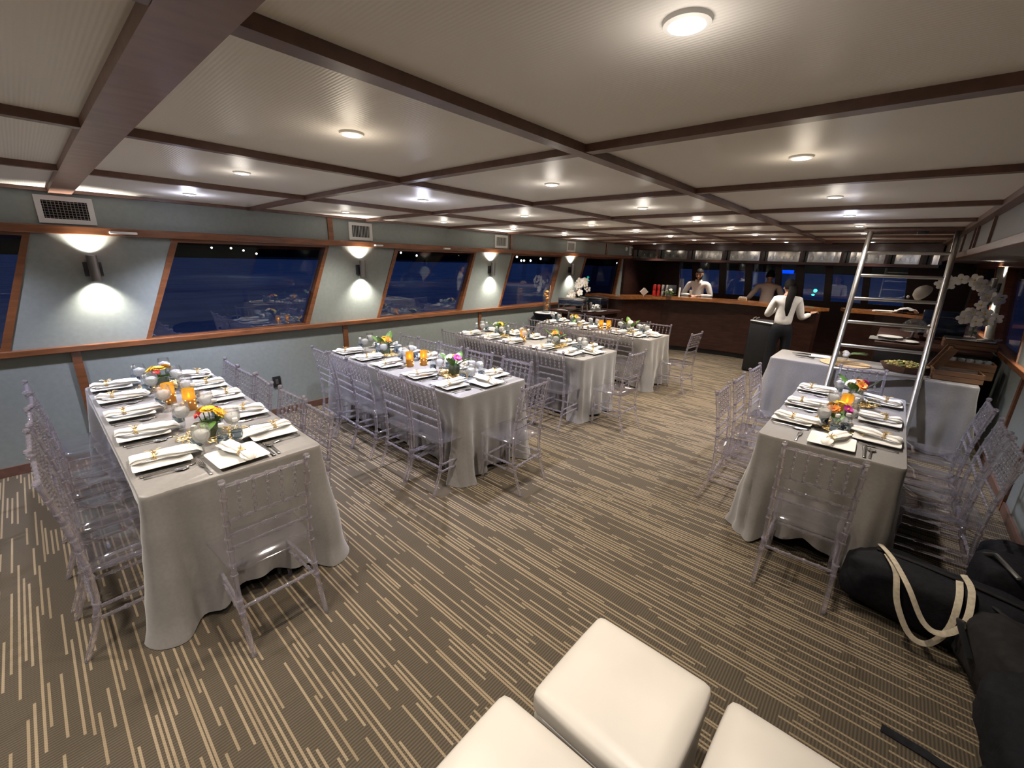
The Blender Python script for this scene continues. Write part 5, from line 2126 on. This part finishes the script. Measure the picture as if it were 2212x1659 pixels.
def bags():
    t = thing('tote_bag', 'long black tote bag with two beige webbing handles by the wall', 'bag', (0.50, 2.86, 0))
    b = MB()
    blob(b, (0.0, 0.0, 0.165), (0.80, 0.34, 0.33), 2.0, -0.12, rough=0.05)
    b.build('body', M['blackcloth'], t, angle=80)
    b = MB()
    b.tube([(-0.28, 0.04, 0.330), (-0.1, 0.02, 0.335), (0.1, -0.01, 0.335), (0.28, -0.04, 0.325)], 0.010, 8, flat=0.6)
    b.build('zip', M['charcoal'], t)
    b = MB()
    ribbon([(-0.24, -0.02, 0.345), (-0.2, -0.16, 0.335), (-0.17, -0.24, 0.22), (-0.1, -0.27, 0.1), (-0.03, -0.27, 0.09), (0.02, -0.25, 0.2), (0.03, -0.18, 0.325), (0.04, -0.02, 0.34)], 0.03, 0.006, b)
    b.build('handle', M['strap'], t)
    b = MB()
    ribbon([(-0.27, 0.08, 0.34), (-0.22, -0.08, 0.365), (-0.15, -0.22, 0.32), (-0.07, -0.28, 0.2), (0.0, -0.28, 0.18), (0.06, -0.25, 0.26), (0.07, -0.12, 0.36), (0.06, 0.06, 0.34)], 0.03, 0.006, b)
    b.build('handle', M['strap'], t)
    t = thing('duffel_bag', 'large charcoal duffel bag in front of the wall, on the near side of the tote', 'bag', (0.77, 2.54, 0))
    b = MB()
    blob(b, (0.0, 0.0, 0.17), (0.38, 0.52, 0.33), 5.0, 0.25, rough=0.06)
    b.build('body', M['charcoal'], t, angle=80)
    b = MB()
    b.tube([(-0.12, 0.2, 0.325), (0.0, 0.0, 0.342), (0.1, -0.22, 0.32)], 0.010, 8, flat=0.6)
    b.build('zip', M['black'], t)
    b = MB()
    ribbon([(-0.2, 0.12, 0.24), (-0.24, 0.0, 0.30), (-0.2, -0.12, 0.22)], 0.03, 0.006, b)
    b.build('handle', M['black'], t)
    t = thing('trolley_case', 'black soft trolley case with a chrome pull handle against the wall', 'suitcase', (0.80, 3.12, 0))
    b = MB()
    blob(b, (0.0, 0.0, 0.20), (0.36, 0.30, 0.40), 9.0, 0.1, e=5, rough=0.03)
    b.build('body', M['blackcloth'], t, angle=80)
    b = MB()
    b.tube([(-0.15, 0.06, 0.37), (-0.13, -0.04, 0.43), (-0.06, -0.16, 0.40)], 0.011, 8)
    b.build('pull_handle', M['chrome'], t)
    t = thing('rucksack', 'black rucksack slumped against the wall behind the trolley case', 'bag', (0.82, 3.40, 0))
    b = MB()
    blob(b, (0, 0, 0.19), (0.32, 0.26, 0.38), 14.0, 0.4, e=2.6, rough=0.07)
    b.build('body', M['blackcloth'], t, angle=80)
    b = MB()
    ribbon([(-0.1, -0.1, 0.3), (-0.16, -0.16, 0.2), (-0.12, -0.16, 0.06)], 0.035, 0.01, b)
    b.build('strap', M['black'], t)
    t = thing('garment_bag', 'black garment bag slumped on the carpet at the wall, closest to the ottomans', 'bag', (0.79, 2.16, 0))
    b = MB()
    blob(b, (0, 0, 0.16), (0.40, 0.60, 0.36), 21.0, 0.1, e=2.6, rough=0.08)
    b.build('body', M['blackcloth'], t, angle=80)
    b = MB()
    ribbon([(-0.13, -0.1, 0.12), (-0.22, -0.18, 0.03), (-0.34, -0.16, 0.012), (-0.46, -0.15, 0.010)], 0.035, 0.012, b)
    b.build('strap', M['blackcloth'], t)


bags()


# ------------------------------------------------------------------ people
def skin_mesh(name, nodes, edges, sub=2, voxel=0.0):
    """Evaluate a Skin-modifier figure into a mesh. NODES: [(position, radius)]."""
    me = bpy.data.meshes.new(name + '_skeleton')
    me.from_pydata([tuple(p) for p, r in nodes], edges, [])
    o = bpy.data.objects.new(name + '_skeleton', me)
    COL.objects.link(o)
    sk = o.modifiers.new('skin', 'SKIN')
    sk.use_smooth_shade = True
    for i, (p, r) in enumerate(nodes):
        v = me.skin_vertices[0].data[i]
        rr = r if isinstance(r, tuple) else (r, r)
        v.radius = rr
        v.use_root = (i == 0)
    sb = o.modifiers.new('smooth', 'SUBSURF')
    sb.levels = sb.render_levels = sub
    dg = bpy.context.evaluated_depsgraph_get()
    ev = o.evaluated_get(dg)
    out = bpy.data.meshes.new_from_object(ev)
    bpy.data.objects.remove(o)
    bpy.data.meshes.remove(me)
    return out


def fuse(name, meshes, voxel=0.007):
    """Join meshes and remesh them to one closed surface."""
    bm = bmesh.new()
    for m in meshes:
        bm.from_mesh(m)
    me = bpy.data.meshes.new(name)
    bm.to_mesh(me)
    bm.free()
    o = bpy.data.objects.new(name + '_fuse', me)
    COL.objects.link(o)
    rm = o.modifiers.new('remesh', 'REMESH')
    rm.mode = 'VOXEL'
    rm.voxel_size = voxel
    sm = o.modifiers.new('smooth', 'SMOOTH')
    sm.iterations = 3
    dg = bpy.context.evaluated_depsgraph_get()
    out = bpy.data.meshes.new_from_object(o.evaluated_get(dg))
    bpy.data.objects.remove(o)
    bpy.data.meshes.remove(me)
    out.polygons.foreach_set('use_smooth', [True] * len(out.polygons))
    out.name = name
    return out


def person(label, loc, rz, height, pose, shirt, hair, beard=False, female=False):
    """POSE: elbows, wrists (left, right) and head tilt in a body frame with +Y ahead, for a 1.75 m body."""
    k = height / 1.75
    t = thing('person', label, 'person', loc, rz)
    V = Vector
    sh = 0.165 if female else 0.19
    el, wr = pose['elbow'], pose['wrist']
    lean = pose.get('lean', 0.0)
    tilt = pose.get('tilt', 0.2)
    turn = pose.get('turn', 0.0)

    def L(p):
        return V((p[0], p[1] + lean * max(0, p[2] - 0.9), p[2])) * k
    nodes = [(L((0, 0, 0.95)), (0.105 * k, 0.075 * k)), (L((0, 0, 1.12)), (0.105 * k, 0.075 * k)), (L((0, -0.01, 1.32)), (0.15 * k, 0.10 * k)), (L((0, -0.01, 1.43)), (0.10 * k, 0.075 * k)), (L((0, 0.0, 1.50)), 0.052 * k), (L((0, 0.015, 1.57)), 0.052 * k)]
    edges = [(0, 1), (1, 2), (2, 3), (3, 4), (4, 5)]
    hands = []
    for si, s in enumerate((-1, 1)):
        b0 = len(nodes)
        S, E, W_ = L((s * sh, -0.01, 1.42)), V(el[si]) * k, V(wr[si]) * k
        nodes += [(S, 0.055 * k), (S.lerp(E, 0.5), 0.046 * k), (E, 0.040 * k), (E.lerp(W_, 0.5), 0.036 * k), (W_, 0.026 * k)]
        edges += [(3, b0), (b0, b0 + 1), (b0 + 1, b0 + 2), (b0 + 2, b0 + 3), (b0 + 3, b0 + 4)]
        hands.append((E, W_, s))
        b0 = len(nodes)
        nodes += [(L((s * 0.10, 0, 0.86)), 0.085 * k), (V((s * 0.11, 0.0, 0.50)) * k, 0.058 * k), (V((s * 0.115, -0.015, 0.28)) * k, 0.052 * k), (V((s * 0.12, -0.02, 0.08)) * k, 0.038 * k), (V((s * 0.13, 0.13, 0.035)) * k, 0.034 * k)]
        edges += [(0, b0), (b0, b0 + 1), (b0 + 1, b0 + 2), (b0 + 2, b0 + 3), (b0 + 3, b0 + 4)]
    parts = [skin_mesh('body', nodes, edges)]
    # hands: palm, four fingers, thumb
    for E, W_, s in hands:
        d = (W_ - E).normalized()
        up = V((0, 0, 1))
        side = d.cross(up)
        side = side.normalized() if side.length > 0.1 else V((1, 0, 0))
        nrm = side.cross(d).normalized()
        b = MB()
        pc = W_ + d * 0.045 * k
        b.ball(pc, 1.0, 10, (0.05 * k, 0.042 * k, 0.018 * k), Matrix((d, side, nrm)).transposed())
        for f in range(4):
            o_ = (f - 1.5) * 0.019 * k
            ln = (0.062, 0.075, 0.07, 0.055)[f] * k
            p0 = W_ + d * 0.078 * k + side * o_
            b.tube([p0, p0 + d * ln * 0.5 - nrm * 0.012 * k, p0 + d * ln * 0.8 - nrm * 0.034 * k, p0 + d * ln * 0.85 - nrm * 0.05 * k], [0.0095 * k, 0.009 * k, 0.008 * k, 0.006 * k], 8)
        p0 = W_ + d * 0.03 * k - side * s * 0.03 * k
        b.tube([p0, p0 + d * 0.03 * k - side * s * 0.022 * k, p0 + d * 0.06 * k - side * s * 0.02 * k - nrm * 0.012 * k], [0.013 * k, 0.0105 * k, 0.008 * k], 8)
        parts.append(b.mesh('hand', M['skin']))
    # head with a face
    hc = L((0, 0.03, 1.645))
    R = Matrix.Rotation(turn, 3, 'Z') @ Matrix.Rotation(-tilt, 3, 'X')

    def H(x, y, z):
        return hc + R @ (V((x, y, z)) * k)
    b = MB()
    b.ball(hc, 1.0, 20, (0.075 * k, 0.095 * k, 0.105 * k), R)
    b.ball(H(0, 0.025, -0.055), 1.0, 14, (0.055 * k, 0.065 * k, 0.062 * k), R)
    b.ball(H(0, 0.082, -0.09), 0.022 * k, 10, (1.2, 0.8, 0.8), R)
    b.tube([H(0, 0.090, 0.010), H(0, 0.108, -0.020), H(0, 0.116, -0.038)], [0.009 * k, 0.012 * k, 0.015 * k], 8)
    b.ball(H(0, 0.090, -0.066), 0.022 * k, 10, (1.0, 0.5, 0.35), R)
    for s in (-1, 1):
        b.ball(H(s * 0.078, -0.005, -0.01), 0.022 * k, 8, (0.4, 0.8, 1.3), R)
        b.ball(H(s * 0.045, 0.075, -0.03), 0.022 * k, 8, (1, 0.6, 0.8), R)
    parts.append(b.mesh('head', M['skin']))
    me = fuse('body', parts, 0.007)
    me.materials.clear()
    me.materials.append(M['skin'])
    link('body', me, t)
    for s in (-1, 1):
        b = MB()
        b.ball(H(s * 0.030, 0.085, 0.0), 0.0095 * k, 8, (1.3, 0.6, 0.8), R)
        b.build('eye', M['hair'], t)
        b = MB()
        b.tube([H(s * 0.013, 0.094, 0.018), H(s * 0.03, 0.094, 0.023), H(s * 0.047, 0.084, 0.018)], 0.0045 * k, 6)
        b.build('eyebrow', M['hair'], t)
    # hair cap
    b = MB()

    def hf(u, v):
        a = 2 * PI * u
        fr = math.sin(a)
        low = 0.42 if fr > 0.30 else (-0.42 if fr < -0.1 else -0.42 + 0.84 * (fr + 0.1) / 0.40)
        ph = PI * 0.5 + (low * (1.25 if female else 1.0) - PI * 0.5) * v
        n = 1 + 0.035 * noise.noise(Vector((u * 14, v * 6, height)))
        q = V((0.080 * n * math.cos(ph) * math.cos(a), 0.099 * n * math.cos(ph) * math.sin(a) - 0.004, 0.113 * n * math.sin(ph)))
        return hc + R @ (q * k)
    b.grid(hf, 40, 14, True)
    ho = b.build('hair', M['hair'], t)
    ho.modifiers.new('thickness', 'SOLIDIFY').thickness = 0.008 * k
    if hair == 'long':
        b = MB()
        b.tube([H(0, -0.06, 0.02), H(0, -0.105, -0.08), L((0, -0.135, 1.42)), L((0.0, -0.145, 1.27)), L((0.01, -0.13, 1.16))], [0.055 * k, 0.065 * k, 0.06 * k, 0.045 * k, 0.015 * k], 12, flat=0.6)
        b.build('long_hair', M['hair'], t)
    if beard:
        b = MB()
        def bd(u, v):
            a = -0.05 + (PI + 0.1) * u
            front = max(0.0, math.sin(a))
            top = -0.030 - 0.050 * front ** 1.5
            z = top + (-0.116 - top) * v
            w = 1 - 0.30 * v * v
            q = V((0.066 * w * math.cos(a), 0.022 + 0.068 * w * math.sin(a), z))
            return hc + R @ (q * k)
        b.grid(bd, 24, 6)
        b.tube([H(-0.026, 0.084, -0.062), H(0, 0.104, -0.052), H(0.026, 0.084, -0.062)], [0.004 * k, 0.006 * k, 0.004 * k], 6)
        bo = b.build('beard', M['hair'], t)
        bo.modifiers.new('thickness', 'SOLIDIFY').thickness = 0.005 * k
    # clothes over the body
    g = 0.012 * k
    sn = [(L((0, 0, 0.99 if female else 0.86)), (0.10 * k, 0.09 * k)), (L((0, 0, 1.015 if female else 0.93)), ((0.135 if female else 0.158) * k, (0.105 if female else 0.122) * k)), (L((0, 0, 1.07 if female else 1.02)), (0.15 * k, 0.112 * k)), (L((0, 0, 1.14)), (0.145 * k, 0.107 * k)), (L((0, -0.01, 1.32)), (0.168 * k, 0.118 * k)), (L((0, -0.01, 1.43)), (0.125 * k, 0.092 * k)), (L((0, 0.0, 1.49)), 0.070 * k)]
    se = [(0, 1), (1, 2), (2, 3), (3, 4), (4, 5), (5, 6)]
    for si, s in enumerate((-1, 1)):
        b0 = len(sn)
        S, E, W_ = L((s * sh, -0.01, 1.42)), V(el[si]) * k, V(wr[si]) * k
        sn += [(S, 0.072 * k), (S.lerp(E, 0.5), 0.064 * k), (E, 0.058 * k), (E.lerp(W_, 0.5), 0.052 * k), (E.lerp(W_, 0.92), 0.040 * k)]
        se += [(5, b0), (b0, b0 + 1), (b0 + 1, b0 + 2), (b0 + 2, b0 + 3), (b0 + 3, b0 + 4)]
    sm = skin_mesh('shirt', sn, se)
    sm.materials.append(M[shirt])
    sm.polygons.foreach_set('use_smooth', [True] * len(sm.polygons))
    so = link('shirt', sm, t)
    if not female:
        for s in (-1, 1):
            b = MB()
            b.prism([L((0.0, 0.085, 1.43)), L((s * 0.075, 0.075, 1.445)), L((s * 0.07, 0.03, 1.52)), L((s * 0.02, 0.06, 1.515))], V((0, 0.008 * k, 0)))
            b.build('collar', M[shirt], so, smooth=False)
    tn = [(L((0, 0, 1.09 if female else 1.02)), (0.135 * k, 0.102 * k)), (L((0, 0, 0.94)), (0.148 * k, 0.113 * k))]
    te = [(0, 1)]
    for s in (-1, 1):
        b0 = len(tn)
        tn += [(L((s * 0.10, 0, 0.84)), 0.098 * k), (V((s * 0.11, 0.0, 0.50)) * k, 0.078 * k), (V((s * 0.115, -0.012, 0.28)) * k, 0.072 * k), (V((s * 0.12, -0.015, 0.07)) * k, 0.066 * k)]
        te += [(1, b0), (b0, b0 + 1), (b0 + 1, b0 + 2), (b0 + 2, b0 + 3)]
    tm = skin_mesh('trousers', tn, te)
    tm.materials.append(M['trousers'])
    tm.polygons.foreach_set('use_smooth', [True] * len(tm.polygons))
    link('trousers', tm, t)
    for s in (-1, 1):
        b = MB()
        b.ball(V((s * 0.125, 0.06, 0.045)) * k, 1.0, 12, (0.048 * k, 0.13 * k, 0.045 * k))
        b.build('shoe', M['black'], t)
    return t


person('bearded bartender in a white shirt behind the bar, looking down at his hands', (-3.33, 9.98, 0), PI + 0.12, 1.74,
       dict(elbow=((-0.30, 0.02, 1.16), (0.30, 0.02, 1.16)), wrist=((-0.10, 0.25, 1.18), (0.09, 0.25, 1.18)), tilt=0.35), 'shirt', 'short', beard=True)
person('dim figure in a tan shirt behind the bar, facing the front windows', (-2.10, 10.75, 0), 0.25, 1.74,
       dict(elbow=((-0.33, 0.05, 1.18), (0.30, 0.05, 1.17)), wrist=((-0.40, 0.22, 1.04), (0.30, 0.25, 1.08)), tilt=0.3, lean=0.1), 'tanshirt', 'short')
person('woman with long black hair and white blouse standing before the bar, arm out', (-1.27, 8.02, 0), 0.35, 1.64,
       dict(elbow=((-0.25, 0.06, 1.14), (0.26, 0.04, 1.12)), wrist=((-0.10, 0.24, 1.25), (0.42, 0.16, 1.20)), tilt=0.15, turn=0.3), 'shirt', 'long', female=True)
b = MB()
b.lathe([(0.025, 0), (0.034, 0.09), (0.032, 0.09), (0.001, 0.01)], 14)
tag(b.build('paper_cup', M['white'], loc=(-3.36, 9.66, 1.20)), "white cup held in the bartender's hands", 'cup')
